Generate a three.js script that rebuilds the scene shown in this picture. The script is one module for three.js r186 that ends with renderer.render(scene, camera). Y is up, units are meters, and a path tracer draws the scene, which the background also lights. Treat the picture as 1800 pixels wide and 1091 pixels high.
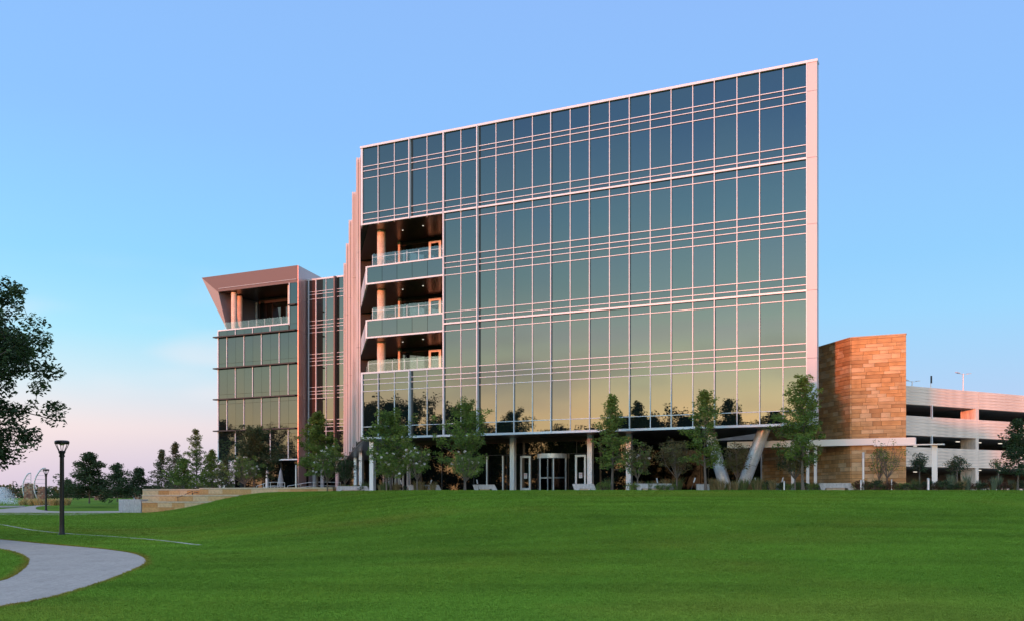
import * as THREE from 'three';
import { mergeGeometries } from 'three/addons/utils/BufferGeometryUtils.js';
import { ImprovedNoise } from 'three/addons/math/ImprovedNoise.js';
import { TessellateModifier } from 'three/addons/modifiers/TessellateModifier.js';

// ---------------------------------------------------------------- camera, sky, sun, exposure
const scene = new THREE.Scene();
const FOCAL = 1720, HORIZON = 873, MID = 900;           // lens in photograph pixels: level camera, lens shifted up
const camera = new THREE.PerspectiveCamera(2 * Math.atan(HORIZON / FOCAL) * 180 / Math.PI, 1800 / 1746, 0.5, 4000);
camera.setViewOffset(1800, 2 * HORIZON, 0, 0, 1800, 1091);
camera.position.set(0, 0, 0);                            // y = 0 is eye level; the lawn at the camera lies at -1.68
camera.lookAt(0, 0, -10);
camera.updateProjectionMatrix();

const renderer = new THREE.WebGLRenderer({ antialias: true });
renderer.toneMapping = THREE.LinearToneMapping;
renderer.toneMappingExposure = 1;
renderer.shadowMap.enabled = true;
renderer.shadowMap.type = THREE.PCFSoftShadowMap;

const SUN_AZ = 31.5 * Math.PI / 180, SUN_EL = 3.3 * Math.PI / 180;      // low sun behind the camera, to its left
const SUN = new THREE.Vector3(-Math.sin(SUN_AZ) * Math.cos(SUN_EL), Math.sin(SUN_EL), Math.cos(SUN_AZ) * Math.cos(SUN_EL));
{
  const W = 1024, H = 512, data = new Float32Array(W * H * 4), N = new ImprovedNoise();
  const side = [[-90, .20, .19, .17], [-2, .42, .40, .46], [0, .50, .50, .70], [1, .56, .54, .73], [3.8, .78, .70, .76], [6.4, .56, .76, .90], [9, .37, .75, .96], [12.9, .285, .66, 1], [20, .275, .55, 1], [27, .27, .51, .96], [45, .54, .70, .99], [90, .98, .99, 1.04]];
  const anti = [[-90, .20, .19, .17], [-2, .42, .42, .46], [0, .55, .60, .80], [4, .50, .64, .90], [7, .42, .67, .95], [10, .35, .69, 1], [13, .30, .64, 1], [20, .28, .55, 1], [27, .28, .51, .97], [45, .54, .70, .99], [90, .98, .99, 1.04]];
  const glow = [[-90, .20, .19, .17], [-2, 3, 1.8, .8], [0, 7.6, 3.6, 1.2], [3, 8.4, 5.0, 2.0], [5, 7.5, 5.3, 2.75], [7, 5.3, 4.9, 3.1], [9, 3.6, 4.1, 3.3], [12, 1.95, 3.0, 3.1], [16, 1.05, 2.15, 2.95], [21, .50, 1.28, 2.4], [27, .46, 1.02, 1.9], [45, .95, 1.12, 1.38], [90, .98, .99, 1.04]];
  const look = (t, e) => { let i = 1; while (i < t.length - 1 && t[i][0] < e) i++; const a = t[i - 1], b = t[i]; let k = Math.min(1, Math.max(0, (e - a[0]) / (b[0] - a[0]))); return [1, 2, 3].map(c => a[c] + (b[c] - a[c]) * k); };
  const sunU = Math.atan2(SUN.z, SUN.x);
  for (let j = 0; j < H; j++) for (let i = 0; i < W; i++) {
    const el = ((j + .5) / H - .5) * 180, az = ((i + .5) / W - .5) * 2 * Math.PI;
    let d = Math.abs(az - sunU); if (d > Math.PI) d = 2 * Math.PI - d;
    const w = .45 * ((1 + Math.cos(d)) / 2) ** 2 + .55 * Math.exp(-((d / .45) ** 2)), r = THREE.MathUtils.smoothstep(d, 2.25, 2.85);
    const s = look(side, el), a = look(anti, el), g = look(glow, el);
    // thin high cloud: long faint streaks low in the sky
    const c = Math.max(0, N.noise(az * 5 + 3, el * .55, 1.7) + .5 * N.noise(az * 14, el * 1.3, 4.2) - .12) * Math.exp(-(((el - 7.2) / 3.4) ** 2)) * .8 * (1 - r);
    const o = (j * W + i) * 4;
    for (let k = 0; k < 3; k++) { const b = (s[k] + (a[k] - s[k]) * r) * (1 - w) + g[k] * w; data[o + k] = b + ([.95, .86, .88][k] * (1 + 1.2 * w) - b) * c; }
    data[o + 3] = 1;
  }
  const sky = new THREE.DataTexture(data, W, H, THREE.RGBAFormat, THREE.FloatType);
  sky.mapping = THREE.EquirectangularReflectionMapping; sky.magFilter = sky.minFilter = THREE.LinearFilter; sky.wrapS = THREE.RepeatWrapping; sky.needsUpdate = true;
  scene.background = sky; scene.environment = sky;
}
const sun = new THREE.DirectionalLight(new THREE.Color().setRGB(1, .23, .11), 4.0);
sun.position.copy(SUN).multiplyScalar(300).add(new THREE.Vector3(5, 5, -60)); sun.target.position.set(5, 5, -60);
sun.castShadow = true; sun.shadow.radius = 3.5; sun.shadow.mapSize.set(4096, 4096);
Object.assign(sun.shadow.camera, { left: -140, right: 140, top: 70, bottom: -70, near: 1, far: 700 });
scene.add(sun, sun.target);

// ---------------------------------------------------------------- helpers
const V3 = THREE.Vector3;
function rng(seed) { let a = seed >>> 0; return () => { a = a + 0x6D2B79F5 | 0; let t = Math.imul(a ^ a >>> 15, 1 | a); t = t + Math.imul(t ^ t >>> 7, 61 | t) ^ t; return ((t ^ t >>> 14) >>> 0) / 4294967296; }; }
const noise = new ImprovedNoise();
const fbm = (x, y, z = 0) => noise.noise(x, y, z) + .5 * noise.noise(x * 2.1, y * 2.1, z + 7) + .25 * noise.noise(x * 4.3, y * 4.3, z + 13);
const used = new Map();
function numbered(n) { const k = used.get(n) || 0; used.set(n, k + 1); return k ? n + '_' + String(k).padStart(3, '0') : n; }
function tag(o, label, category, group) { o.userData.label = label; o.userData.category = category; if (group) o.userData.group = group; return o; }
function structure(o, label) { o.userData.kind = 'structure'; if (label) o.userData.label = label; return o; }
function shade(o) { o.castShadow = true; o.receiveShadow = true; return o; }
function thing(name, x, y, z, turn = 0) { const g = new THREE.Group(); g.name = numbered(name); g.position.set(x, y, z); g.rotation.y = turn; scene.add(g); return g; }
function mesh(name, geo, mat, parent) { const m = shade(new THREE.Mesh(geo, mat)); m.name = parent === scene ? numbered(name) : name; parent.add(m); return m; }
function copy(o, x, y, z, turn, s = 1) { const c = o.clone(); c.name = numbered(o.name.replace(/_\d{3}$/, '')); c.position.set(x, y, z); c.rotation.y = turn; c.scale.setScalar(s); c.userData = { ...o.userData }; scene.add(c); return c; }
const boxCache = new Map();
function boxGeo(w, h, d) { const k = [w, h, d].map(v => v.toFixed(4)).join(); if (!boxCache.has(k)) boxCache.set(k, new THREE.BoxGeometry(w, h, d)); return boxCache.get(k); }
// box between along a0..a1, eye-level heights y0..y1, outward b0..b1, in the frame of its thing
function topOf(p) { while (p.parent && p.parent !== scene) p = p.parent; return p; }
function bx(parent, name, mat, a0, a1, y0, y1, b0, b1) {
  const m = mesh(name, boxGeo(Math.abs(a1 - a0), Math.abs(y1 - y0), Math.abs(b1 - b0)), mat, parent);
  m.position.set((a0 + a1) / 2, (y0 + y1) / 2 - topOf(parent).position.y, (b0 + b1) / 2);
  if (parent !== topOf(parent)) m.position.sub(parent.position);
  return m;
}
// box laid along a slanted line in plan from (a,b) along (ca,cb), length l, standing out by o0..o1 on the left of the line
function obx(parent, name, mat, a, b, ca, cb, l0, l1, y0, y1, o0, o1) {
  const m = mesh(name, boxGeo(l1 - l0, y1 - y0, Math.abs(o1 - o0)), mat, parent), l = (l0 + l1) / 2, o = (o0 + o1) / 2;
  m.position.set(a + ca * l + cb * o, (y0 + y1) / 2 - topOf(parent).position.y, b + cb * l - ca * o);
  m.rotation.y = Math.atan2(-cb, ca);
  if (parent !== topOf(parent)) m.position.sub(parent.position);
  return m;
}
function prismGeo(pts, h) { const g = new THREE.ExtrudeGeometry(new THREE.Shape(pts.map(([a, b]) => new THREE.Vector2(a, -b))), { depth: h, bevelEnabled: false }); g.rotateX(-Math.PI / 2); return g; }
function prism(parent, name, mat, pts, y0, y1) { const m = mesh(name, prismGeo(pts, y1 - y0), mat, parent); m.position.y = y0 - topOf(parent).position.y; return m; }
function tubeGeo(pts, r, seg = 12, rad = 6) { return new THREE.TubeGeometry(new THREE.CatmullRomCurve3(pts), seg, r, rad, false); }
function frustumGeo(p, q, r0, r1, n = 6) {
  const d = new V3().subVectors(q, p), l = d.length(), g = new THREE.CylinderGeometry(r1, r0, l, n, 1, true);
  g.translate(0, l / 2, 0); g.applyQuaternion(new THREE.Quaternion().setFromUnitVectors(new V3(0, 1, 0), d.normalize())); g.translate(p.x, p.y, p.z); return g;
}
function dataTex(n, fn, srgb, rep) {
  const d = new Uint8Array(n * n * 4);
  for (let j = 0; j < n; j++) for (let i = 0; i < n; i++) { const c = fn(i / n, j / n), o = (j * n + i) * 4; for (let k = 0; k < 3; k++) d[o + k] = Math.max(0, Math.min(255, c[k] * 255)); d[o + 3] = 255; }
  const t = new THREE.DataTexture(d, n, n); t.wrapS = t.wrapT = THREE.RepeatWrapping; t.magFilter = THREE.LinearFilter; t.minFilter = THREE.LinearMipmapLinearFilter; t.generateMipmaps = true;
  if (srgb) t.colorSpace = THREE.SRGBColorSpace; if (rep) t.repeat.set(...rep); t.needsUpdate = true; return t;
}
// noise that tiles over 0..1
function tileN(u, v, f, s) { const a = u * Math.PI * 2, b = v * Math.PI * 2, r = f / 6.283; return noise.noise(Math.cos(a) * r + s, Math.sin(a) * r + s * 2, Math.cos(b) * r) + noise.noise(Math.sin(b) * r + s * 3, Math.cos(a) * r - s, Math.sin(a) * r); }
const rgb = (r, g, b) => new THREE.Color().setRGB(r, g, b);
const std = (c, rough = .8, metal = 0, extra = {}) => new THREE.MeshStandardMaterial({ color: rgb(...c), roughness: rough, metalness: metal, ...extra });

// ---------------------------------------------------------------- materials
const grain = dataTex(256, (u, v) => { const k = .93 + .10 * tileN(u, v, 40, 3) + .08 * tileN(u, v, 9, 5); return [k, k, k]; }, true);
const mottled = (c, rough, metal, rep, bump = 0) => { const t = grain.clone(); t.repeat.set(rep, rep); t.needsUpdate = true; return std(c, rough, metal, { map: t, ...(bump ? { bumpMap: t, bumpScale: bump } : {}) }); };
const wave = dataTex(128, (u, v) => { const k = .5 + .22 * tileN(u, v, 3, 6) + .1 * tileN(u, v, 7, 2); return [k, k, k]; });
const rolled = i => { const t = wave.clone(); t.offset.set(i * .37, i * .61); t.repeat.set(.8, .8); t.needsUpdate = true; return t; };
const M = {
  glass: [[.96, 1, .96], [.90, .97, .95], [1, 1, .95], [.92, .95, .97], [.97, 1, 1]].map((c, i) => new THREE.MeshPhysicalMaterial({ color: rgb(.006, .010, .010), roughness: .002 * i, ior: 1.86, bumpMap: rolled(i), bumpScale: .0011, specularColor: rgb(...c) })),
  spandrel: [[.92, 1, .97], [.96, 1, .96], [.88, .95, .95]].map(c => new THREE.MeshPhysicalMaterial({ color: rgb(.010, .015, .015), roughness: .02, ior: 1.80, specularColor: rgb(...c) })),
  towerGlass: [[.74, .93, 1], [.70, .90, .98], [.78, .94, .98]].map((c, i) => new THREE.MeshPhysicalMaterial({ color: rgb(.006, .011, .011), roughness: .003 * i, ior: 1.74, bumpMap: rolled(i + 1), bumpScale: .0011, specularColor: rgb(...c) })),
  darkGlass: [[1, 1, 1], [.95, .97, 1], [1, .98, .95]].map(c => new THREE.MeshPhysicalMaterial({ color: rgb(.003, .004, .004), roughness: .004, ior: 1.62, specularColor: rgb(...c) })),
  metal: std([.55, .635, .70], .42, .15),
  fin: std([.60, .57, .57], .5, .1),
  whitePanel: std([.50, .51, .54], .5, .05),
  white: std([.84, .78, .73], .55, 0),
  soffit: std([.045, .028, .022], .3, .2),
  core: std([.02, .02, .02], .9, 0),  // near-black: the darkness of unlit interiors is put into the colour
  concreteColumn: mottled([.72, .60, .50], .8, 0, 1),
  brown: std([.15, .092, .085], .38, .3),
  bronze: std([.56, .37, .34], .32, .5),  // brown metal of the tower flank, light reflected off the fins painted in
  cheek: std([.30, .25, .26], .4, .3),  // same brown metal as the roof, its grey sky reflection put into the colour
  brownPanel: std([.07, .045, .04], .3, .5),
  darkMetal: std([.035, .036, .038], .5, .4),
  silver: mottled([.70, .71, .73], .36, .25, 2),
  alum: std([.66, .68, .70], .4, .4),
  clear: new THREE.MeshPhysicalMaterial({ color: rgb(.93, .97, .97), roughness: .03, transmission: 1, thickness: 0, ior: 1.5 }),
  doorGlass: new THREE.MeshPhysicalMaterial({ color: rgb(.22, .26, .28), roughness: .02, transmission: 1, thickness: 0, ior: 1.22 }),
  post: std([.55, .57, .60], .4, .6),
  blackPost: std([.012, .012, .013], .45, .2),
  concrete: mottled([.46, .45, .45], .9, 0, 1, .004),
  benchConcrete: mottled([.50, .49, .48], .85, 0, .7),
  lime: [[.62, .35, .14], [.66, .41, .19], [.55, .28, .10], [.68, .47, .27], [.60, .33, .13]].map(c => mottled(c, .9, 0, .8, .01)),
  limeCap: mottled([.60, .47, .33], .85, 0, .6),
  paving: mottled([.42, .40, .38], .9, 0, .25),
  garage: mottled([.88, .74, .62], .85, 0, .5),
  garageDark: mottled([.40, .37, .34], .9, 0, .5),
  mulch: std([.05, .035, .025], 1),
  bark: mottled([.16, .13, .11], .95, 0, 3, .01),
  paleBark: mottled([.17, .135, .11], .9, 0, 3, .006),
  leaf: new THREE.MeshPhysicalMaterial({ color: 0xffffff, vertexColors: true, roughness: .75, transmission: .42, thickness: 0, side: THREE.DoubleSide, specularIntensity: .4 }),
  grass: new THREE.MeshPhysicalMaterial({ color: 0xffffff, vertexColors: true, roughness: .85, specularIntensity: .15, side: THREE.DoubleSide }),
  lampOn: new THREE.MeshStandardMaterial({ color: 0xffffff, emissive: rgb(1, .9, .75), emissiveIntensity: 1.2 }),
  frost: std([.80, .78, .62], .6),
};
const stoneTex = dataTex(256, (u, v) => { const w = .05 * tileN(u, v, 5, 2), s = tileN(u * 1, v + w, 3, 9) * .05 + noise.noise(0.3, (v + w) * 34, 2 + Math.cos(u * 6.28)) * .16 + noise.noise(.7, (v + w) * 90, 5 + Math.cos(u * 6.28) * 2) * .08; const k = .93 + s; return [k, k * .99, k * .97]; }, true);
M.stone = [[.66, .40, .19], [.60, .35, .155], [.74, .49, .27], [.64, .36, .15], [.50, .285, .125], [.72, .51, .30], [.60, .38, .19]].map((c, i) => { const t = stoneTex.clone(); t.offset.set(i * .31, i * .17); t.repeat.set(.8, .55); t.needsUpdate = true; return std(c, .85, 0, { map: t, bumpMap: t, bumpScale: .006 }); });

// ---------------------------------------------------------------- terrain
const PLAZA = .42;
const ss = (a, b, x) => THREE.MathUtils.smoothstep(x, a, b);
const FAR = [[-900, -1.68], [45, -1.68], [100, -1.38], [170, -.5], [260, -.3], [600, -1], [3000, -1]];
function hFar(z) { for (let i = 1; i < FAR.length; i++) if (z <= FAR[i][0]) { const [z0, h0] = FAR[i - 1], [z1, h1] = FAR[i]; return h0 + (h1 - h0) * ss(z0, z1, z); } return -1; }
function land(X, z) {                                     // z is metres ahead of the camera
  const fx = ss(0, 18 - 6 * ss(48, 80, z), X + 6.5 + .37 * (z - 15)), t = Math.min(1, Math.max(0, (z - 16) / 42)), fz = .45 * t + .55 * t * t * (3 - 2 * t);
  return hFar(z) + (.40 - hFar(z)) * fx * fz;
}
function onGround(px, py) {                               // where the sight line through a point of the photograph meets the land
  const kx = (px - MID) / FOCAL, ky = -(py - HORIZON) / FOCAL;
  for (let z = 6; z < 400; z += .05) if (land(kx * z, z) >= ky * z) return [kx * z, z];
  return [kx * 200, 200];
}
const edgeLine = [];                                       // outline of the near path, filled below
function edgeDist(x, z) { if (x > 2 || z > 48 || z < 12) return 9; let m = 9; for (let i = 1; i < edgeLine.length; i++) { const [x0, z0] = edgeLine[i - 1], [x1, z1] = edgeLine[i], dx = x1 - x0, dz = z1 - z0, t = Math.max(0, Math.min(1, ((x - x0) * dx + (z - z0) * dz) / (dx * dx + dz * dz + 1e-9))); m = Math.min(m, Math.hypot(x - x0 - dx * t, z - z0 - dz * t)); } return m; }
// turf colour: growth patches, mower tracks along the slope, dry spots, thatch along the path edge
function turfTone(x, z) {
  const p = fbm(x * .05, z * .05, 2), q = fbm(x * .21, z * .30, 9), f = fbm(x * .8, z * 1.1, 31), dry = .9 * Math.max(0, fbm(x * .09 + 5, z * .11, 21) - .10) + .35 * Math.max(0, fbm(x * .5, z * .7, 44) - .45);
  const mow = Math.tanh(2.2 * Math.sin((z + .12 * x + .9 * fbm(x * .06, z * .06, 60)) * 2 * Math.PI / 2.6));
  const v = 1.03 + .14 * p + .17 * q + .10 * f + .07 * mow * (.6 + fbm(x * .1, z * .1, 15)), e = Math.max(0, 1 - edgeDist(x, z) / (.16 + .14 * Math.max(0, fbm(x * 1.3, z * 1.3, 77) + .4)));
  return [v * (1 + .55 * dry + .75 * e), v * (1 - .06 * dry - .28 * e), v * (1 + .25 * dry + .2 * e)];
}
const at = (px, z) => (px - MID) / FOCAL * z;
// sheet draped on the land
function drape(name, pts, mat, lift, label, edge = 1) {
  let g = new THREE.ShapeGeometry(new THREE.Shape(pts.map(([x, z]) => new THREE.Vector2(x, z))));
  g = new TessellateModifier(edge, 8).modify(g.toNonIndexed());
  const p = g.attributes.position, uv = [];
  for (let i = 0; i < p.count; i++) { const x = p.getX(i), z = p.getY(i); uv.push(x / 3, z / 3); p.setXYZ(i, x, land(x, z) + lift, -z); }
  g.setAttribute('uv', new THREE.Float32BufferAttribute(uv, 2)); g.computeVertexNormals();
  const nrm = g.attributes.normal; for (let i = 0; i < nrm.count; i++) if (nrm.getY(i) < 0) nrm.setXYZ(i, -nrm.getX(i), -nrm.getY(i), -nrm.getZ(i));
  return structure(mesh(name, g, mat, scene), label);
}
function smooth(pts, n, closed) { return new THREE.CatmullRomCurve3(pts.map(([x, z]) => new V3(x, 0, z)), closed, 'centripetal').getPoints(n).map(v => [v.x, v.z]); }
M.path = (() => { const t = dataTex(512, (u, v) => { const k = .89 + .09 * tileN(u, v, 140, 2) + .05 * tileN(u, v, 30, 6) + .03 * tileN(u, v, 5, 7); return [k, k, k * 1.01]; }, true); return std([.47, .41, .365], .9, 0, { map: t, bumpMap: t, bumpScale: .004 }); })();
const nearPath = (() => {
  const outer = smooth([[-260, 925], [-120, 938], [0, 948], [80, 956], [180, 965], [232, 972.5], [253, 981], [256, 987], [247, 995], [222, 1006], [160, 1029], [80, 1052], [0, 1067], [-80, 1083]].map(p => onGround(...p)), 90);
  const inner = smooth([[-80, 1032], [0, 1021], [22, 1013], [41, 1000], [50, 987], [44, 978], [25, 970], [0, 965], [-120, 952], [-260, 938]].map(p => onGround(...p)), 60);
  return outer.concat(inner);
})();
edgeLine.push(...nearPath);
{
  const n = 190, xs = [], zs = [];
  for (let i = -n; i <= n; i++) { const t = i / n; xs.push(6 * Math.sinh(t * 6)); zs.push(32 + 5 * Math.sinh(t * 6.1)); }
  const pos = [], col = [], uv = [], idx = [], W = xs.length;
  for (const z of zs) for (const x of xs) {
    pos.push(x, land(x, z), -z); uv.push(x / 5, z / 5);
    const [tr, tg, tb] = turfTone(x, z), r = .122 * tr, g = .235 * tg, b = .030 * tb;
    col.push(r, g, b);
  }
  for (let j = 0; j < W - 1; j++) for (let i = 0; i < W - 1; i++) { const a = j * W + i; idx.push(a, a + 1, a + W, a + 1, a + W + 1, a + W); }
  const g = new THREE.BufferGeometry();
  g.setAttribute('position', new THREE.Float32BufferAttribute(pos, 3)); g.setAttribute('color', new THREE.Float32BufferAttribute(col, 3)); g.setAttribute('uv', new THREE.Float32BufferAttribute(uv, 2)); g.setIndex(idx); g.computeVertexNormals();
  const turf = dataTex(512, (u, v) => { const k = .90 + .14 * tileN(u, v, 150, 1) + .12 * tileN(u, v, 60, 4) + .09 * tileN(u, v, 14, 8); return [k * (1 + .06 * tileN(u, v, 20, 3)), k, k * .95]; }, true);
  structure(mesh('ground', g, new THREE.MeshPhysicalMaterial({ vertexColors: true, map: turf, bumpMap: turf, bumpScale: .02, roughness: 1, specularIntensity: .08 }), scene), 'wide mown green lawn rising in a gentle mound to the building');
}
drape('path', nearPath, M.path, .008, 'pale concrete path curving through the near lawn', .7);
drape('path', smooth([[-40, 897], [30, 892], [66, 888], [105, 886.5], [70, 889.5], [62, 893], [70, 896], [115, 898.6], [207, 898], [207, 901], [120, 905.5], [60, 904.8], [-40, 905]].map(p => onGround(...p)), 90).concat([]), M.path, .02, 'far concrete path passing the small lamp', 2);
{ // narrow concrete edge strip across the lawn
  const c = smooth([[-60, 915], [0, 922], [54, 931.5], [108, 937.5], [200, 943.8], [262, 948.5], [352, 959]].map(p => onGround(...p)), 60), l = [], r = [];
  c.forEach(([x, z], i) => { const [x1, z1] = c[Math.min(i + 1, c.length - 1)], [x0, z0] = c[Math.max(i - 1, 0)], d = Math.hypot(x1 - x0, z1 - z0); const nx = -(z1 - z0) / d * .1, nz = (x1 - x0) / d * .1; l.push([x + nx, z + nz]); r.unshift([x - nx, z - nz]); });
  drape('kerb_strip', l.concat(r), M.paving, .028, 'thin pale concrete edging strip crossing the lawn behind the lamp', .6);
}
{ // raised plaza under and round the buildings
  const pts = [[-34.8, 93.8], [-15.6, 87.4], [-13, 74], [-8, 67.5], [5, 62.4], [20, 60.4], [90, 60], [90, 230], [-60, 230], [-52, 140]].map(([x, z]) => [x, -z]);
  const m = mesh('plaza_pavement', prismGeo(pts, 1.9), M.paving, scene); m.position.y = PLAZA - 1.9; structure(m, 'paved plaza round the foot of the buildings');
}

// ---------------------------------------------------------------- main glass building
const TURN = -26.43 * Math.PI / 180, UA = -.6126, UB = -.790;      // flank direction in the plan of the front
const ROWS = [28.0, 26.51, 26.15, 25.56, 22.75, 22.22, 21.86, 21.27, 18.47, 17.96, 17.58, 17.02, 14.2, 13.69, 13.31, 12.75, 9.93, 9.42, 9.04, 8.48, 5.63, 4.77];
const MOD = 34.73 / 23;
function pane(parent, mats, a0, a1, y0, y1, b, rnd, name) {
  const m = bx(parent, name, mats[Math.floor(rnd() * mats.length)], a0, a1, y0, y1, b - .03, b);
  m.rotation.set((rnd() - .5) * .005, (rnd() - .5) * .007, 0); return m;
}
{
  const g = thing('office_building', -12, PLAZA, -78.76, TURN), R = rng(11);
  tag(g, 'tall teal mirrored glass office block with pale metal grid and stacked corner balconies', 'building');
  for (let j = 0; j < ROWS.length - 1; j++) for (let i = 0; i < 23; i++) {
    if (i < 5 && j >= 6 && j < 16) continue;
    const y1 = ROWS[j], y0 = ROWS[j + 1], big = y1 - y0 > .8;
    pane(g, big ? M.glass : M.spandrel, i * MOD + .015, (i + 1) * MOD - .015, y0 + .015, y1 - .015, 0, R, big ? 'window_pane' : 'spandrel_pane');
  }
  // uprights: flush, medium and deep
  for (let i = 0; i <= 23; i++) {
    const d = i % 4 === 3 ? (i < 9 ? .30 : .15) : i % 2 ? .11 : .055, w = i === 3 || i === 7 ? .075 : .05, a = i * MOD;
    if (i === 0) { bx(g, 'corner_trim', M.metal, -.16, .02, 21.80, 28, -.12, .10); bx(g, 'corner_trim', M.metal, -.16, .02, 4.77, 9.96, -.12, .10); continue; }
    if (i < 5) { bx(g, 'mullion', M.metal, a - w / 2, a + w / 2, 21.74, 28.03, .002, d); bx(g, 'mullion', M.metal, a - w / 2, a + w / 2, 4.70, 9.92, .002, d); }
    else bx(g, 'mullion', M.metal, a - (i === 5 ? .05 : w / 2), a + (i === 5 ? .05 : w / 2), 4.70, 28.03, .002, i === 5 ? .16 : d);
  }
  for (let j = 1; j < ROWS.length - 1; j++) {
    const heavy = j === 6 || j === 14, h = heavy ? .06 : .023, d = heavy ? .16 : .068, a0 = j > 6 && j < 16 ? 5 * MOD + .05 : 0, y = ROWS[j];
    bx(g, 'transom', M.metal, a0, 34.73, y - h, y + h, .001, d);
  }
  bx(g, 'coping', M.metal, -.2, 35.42, 28.0, 28.16, -.5, .16);
  bx(g, 'sill_trim', M.metal, -.16, 34.73, 4.64, 4.80, -.2, .09);
  for (const [y0, y1] of [[4.64, 8.95], [8.97, 13.30], [13.32, 17.57], [17.59, 21.85], [21.87, 26.14], [26.16, 28.0]]) bx(g, 'end_panel', M.whitePanel, 34.75, 35.38, y0, y1, -.5, .12);
  // inner mass, with the balcony corner left open
  const L = 45, P2 = [35.3 + UA * L, UB * L], P3 = [UA * L, UB * L];
  prism(g, 'upper_storeys', M.core, [[0, -.05], [34.7, -.05], P2, P3], 21.9, 27.98);
  prism(g, 'middle_storeys', M.core, [[7.6, -.05], [34.7, -.05], P2, P3, [UA * 12.7, UB * 12.7], [-3.4, -10], [-.2, -5.85], [7.6, -5.85]], 9.9, 21.9);
  prism(g, 'lower_storeys', M.core, [[0, -.05], [34.7, -.05], P2, P3], 4.8, 9.88);
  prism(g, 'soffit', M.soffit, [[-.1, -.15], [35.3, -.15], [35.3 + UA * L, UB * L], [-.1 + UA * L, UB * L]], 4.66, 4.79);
  // flank glazing and blades
  for (let k = 0; k < 9; k++) for (const [y0, y1] of [[21.9, 27.9], [9.95, 21.85], [4.85, 9.9]]) { if (y1 === 21.85 && k < 3) continue; obx(g, 'flank_pane', M.glass[k % 5], 0, 0, UA, UB, k * 4.7 + .1, k * 4.7 + 4.65, y0, y1, .01, .05); }
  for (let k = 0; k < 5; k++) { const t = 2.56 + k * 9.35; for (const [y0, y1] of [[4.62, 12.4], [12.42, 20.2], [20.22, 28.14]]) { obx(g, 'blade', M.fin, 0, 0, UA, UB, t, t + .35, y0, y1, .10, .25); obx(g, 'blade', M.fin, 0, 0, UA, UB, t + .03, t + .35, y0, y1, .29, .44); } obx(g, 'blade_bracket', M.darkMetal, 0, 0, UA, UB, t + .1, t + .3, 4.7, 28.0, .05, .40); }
  obx(g, 'flank_coping', M.fin, 0, 0, UA, UB, .2, 44, 27.92, 28.12, -.2, .12);
  // balconies
  const ledge = (y0, y1, a0, first) => {
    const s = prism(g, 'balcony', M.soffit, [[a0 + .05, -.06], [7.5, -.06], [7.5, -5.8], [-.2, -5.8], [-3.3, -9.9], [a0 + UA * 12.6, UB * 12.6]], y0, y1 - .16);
    const inn = (n, m, ...a) => { const o = bx(s, n, m, ...a); return o; };
    if (!first) {
      for (let i = 0; i < 5; i++) { const w = (7.46 - a0) / 5, o = inn('fascia_pane', M.glass[(i * 2 + 1) % 5], a0 + i * w + .02, a0 + (i + 1) * w - .012, y0 + .12, y1 - .12, -.05, 0); o.rotation.set((R() - .5) * .003, (R() - .5) * .004, 0); }
      inn('fascia_trim', M.metal, a0 - .06, 7.46, y1 - .11, y1, -.12, .06); inn('fascia_trim', M.metal, a0 - .06, 7.46, y0 - .02, y0 + .10, -.12, .06); inn('fascia_trim', M.metal, a0 - .14, a0 + .01, y0 - .02, y1, -.12, .05);
      obx(s, 'side_fascia', M.whitePanel, a0, 0, UA, UB, .1, 12.4, y0 - .02, y1, -.04, .08);
    } else { inn('fascia_trim', M.metal, -.16, 7.46, y1 - .10, y1 + .04, -.2, .09); obx(s, 'side_fascia', M.whitePanel, 0, 0, UA, UB, .1, 12.4, y1 - .5, y1 + .03, -.04, .08); }
    // glass guard
    for (let i = 0; i < 6; i++) { const w = (7.3 - a0 - .35) / 6, a = a0 + .35 + i * w; inn('guard_pane', M.clear, a + .015, a + w - .015, y1 + .02, y1 + .98, -.19, -.175); inn('guard_post', M.post, a - .02, a + .02, y1, y1 + .9, -.24, -.2); }
    inn('guard_rail', M.post, a0 + .35, 7.3, y1 + .72, y1 + .75, -.26, -.225);
    for (let i = 0; i < 5; i++) obx(s, 'guard_pane', M.clear, a0 + .32, -.18, UA, UB, i * 2 + .02, i * 2 + 1.98, y1 + .02, y1 + .98, -.1, -.085);
  };
  ledge(17.02, 18.47, .42, false); ledge(12.75, 14.2, .42, false); ledge(9.5, 9.98, 0, true);
  for (const [f, c] of [[18.3, 21.82], [14.04, 16.98], [9.84, 12.71]]) {
    const col = mesh('round_column', new THREE.CylinderGeometry(.35, .35, c - f, 28), M.concreteColumn, g); col.position.set(.35, (c + f) / 2 - PLAZA, -2.1);
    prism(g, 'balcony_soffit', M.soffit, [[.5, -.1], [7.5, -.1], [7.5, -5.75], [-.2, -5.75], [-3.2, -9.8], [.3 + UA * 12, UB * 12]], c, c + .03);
    for (let i = 0; i < 5; i++) pane(g, M.darkGlass, -.1 + i * 1.53, 1.4 + i * 1.53, f + .02, c - .35, -5.78, R, 'balcony_window');
    bx(g, 'balcony_post', M.concreteColumn, -.28, -.08, f, c - .02, -5.8, -5.55);
    const d = bx(g, 'balcony_door', M.darkGlass[1], 2.95, 3.7, f + .08, c - .5, -5.76, -5.72);
    bx(d, 'frame', M.alum, 2.72, 2.94, f, c - .3, -5.78, -5.66); bx(d, 'frame', M.alum, 3.71, 3.93, f, c - .3, -5.78, -5.66); bx(d, 'frame', M.alum, 2.94, 3.71, c - .48, c - .3, -5.78, -5.66);
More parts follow.
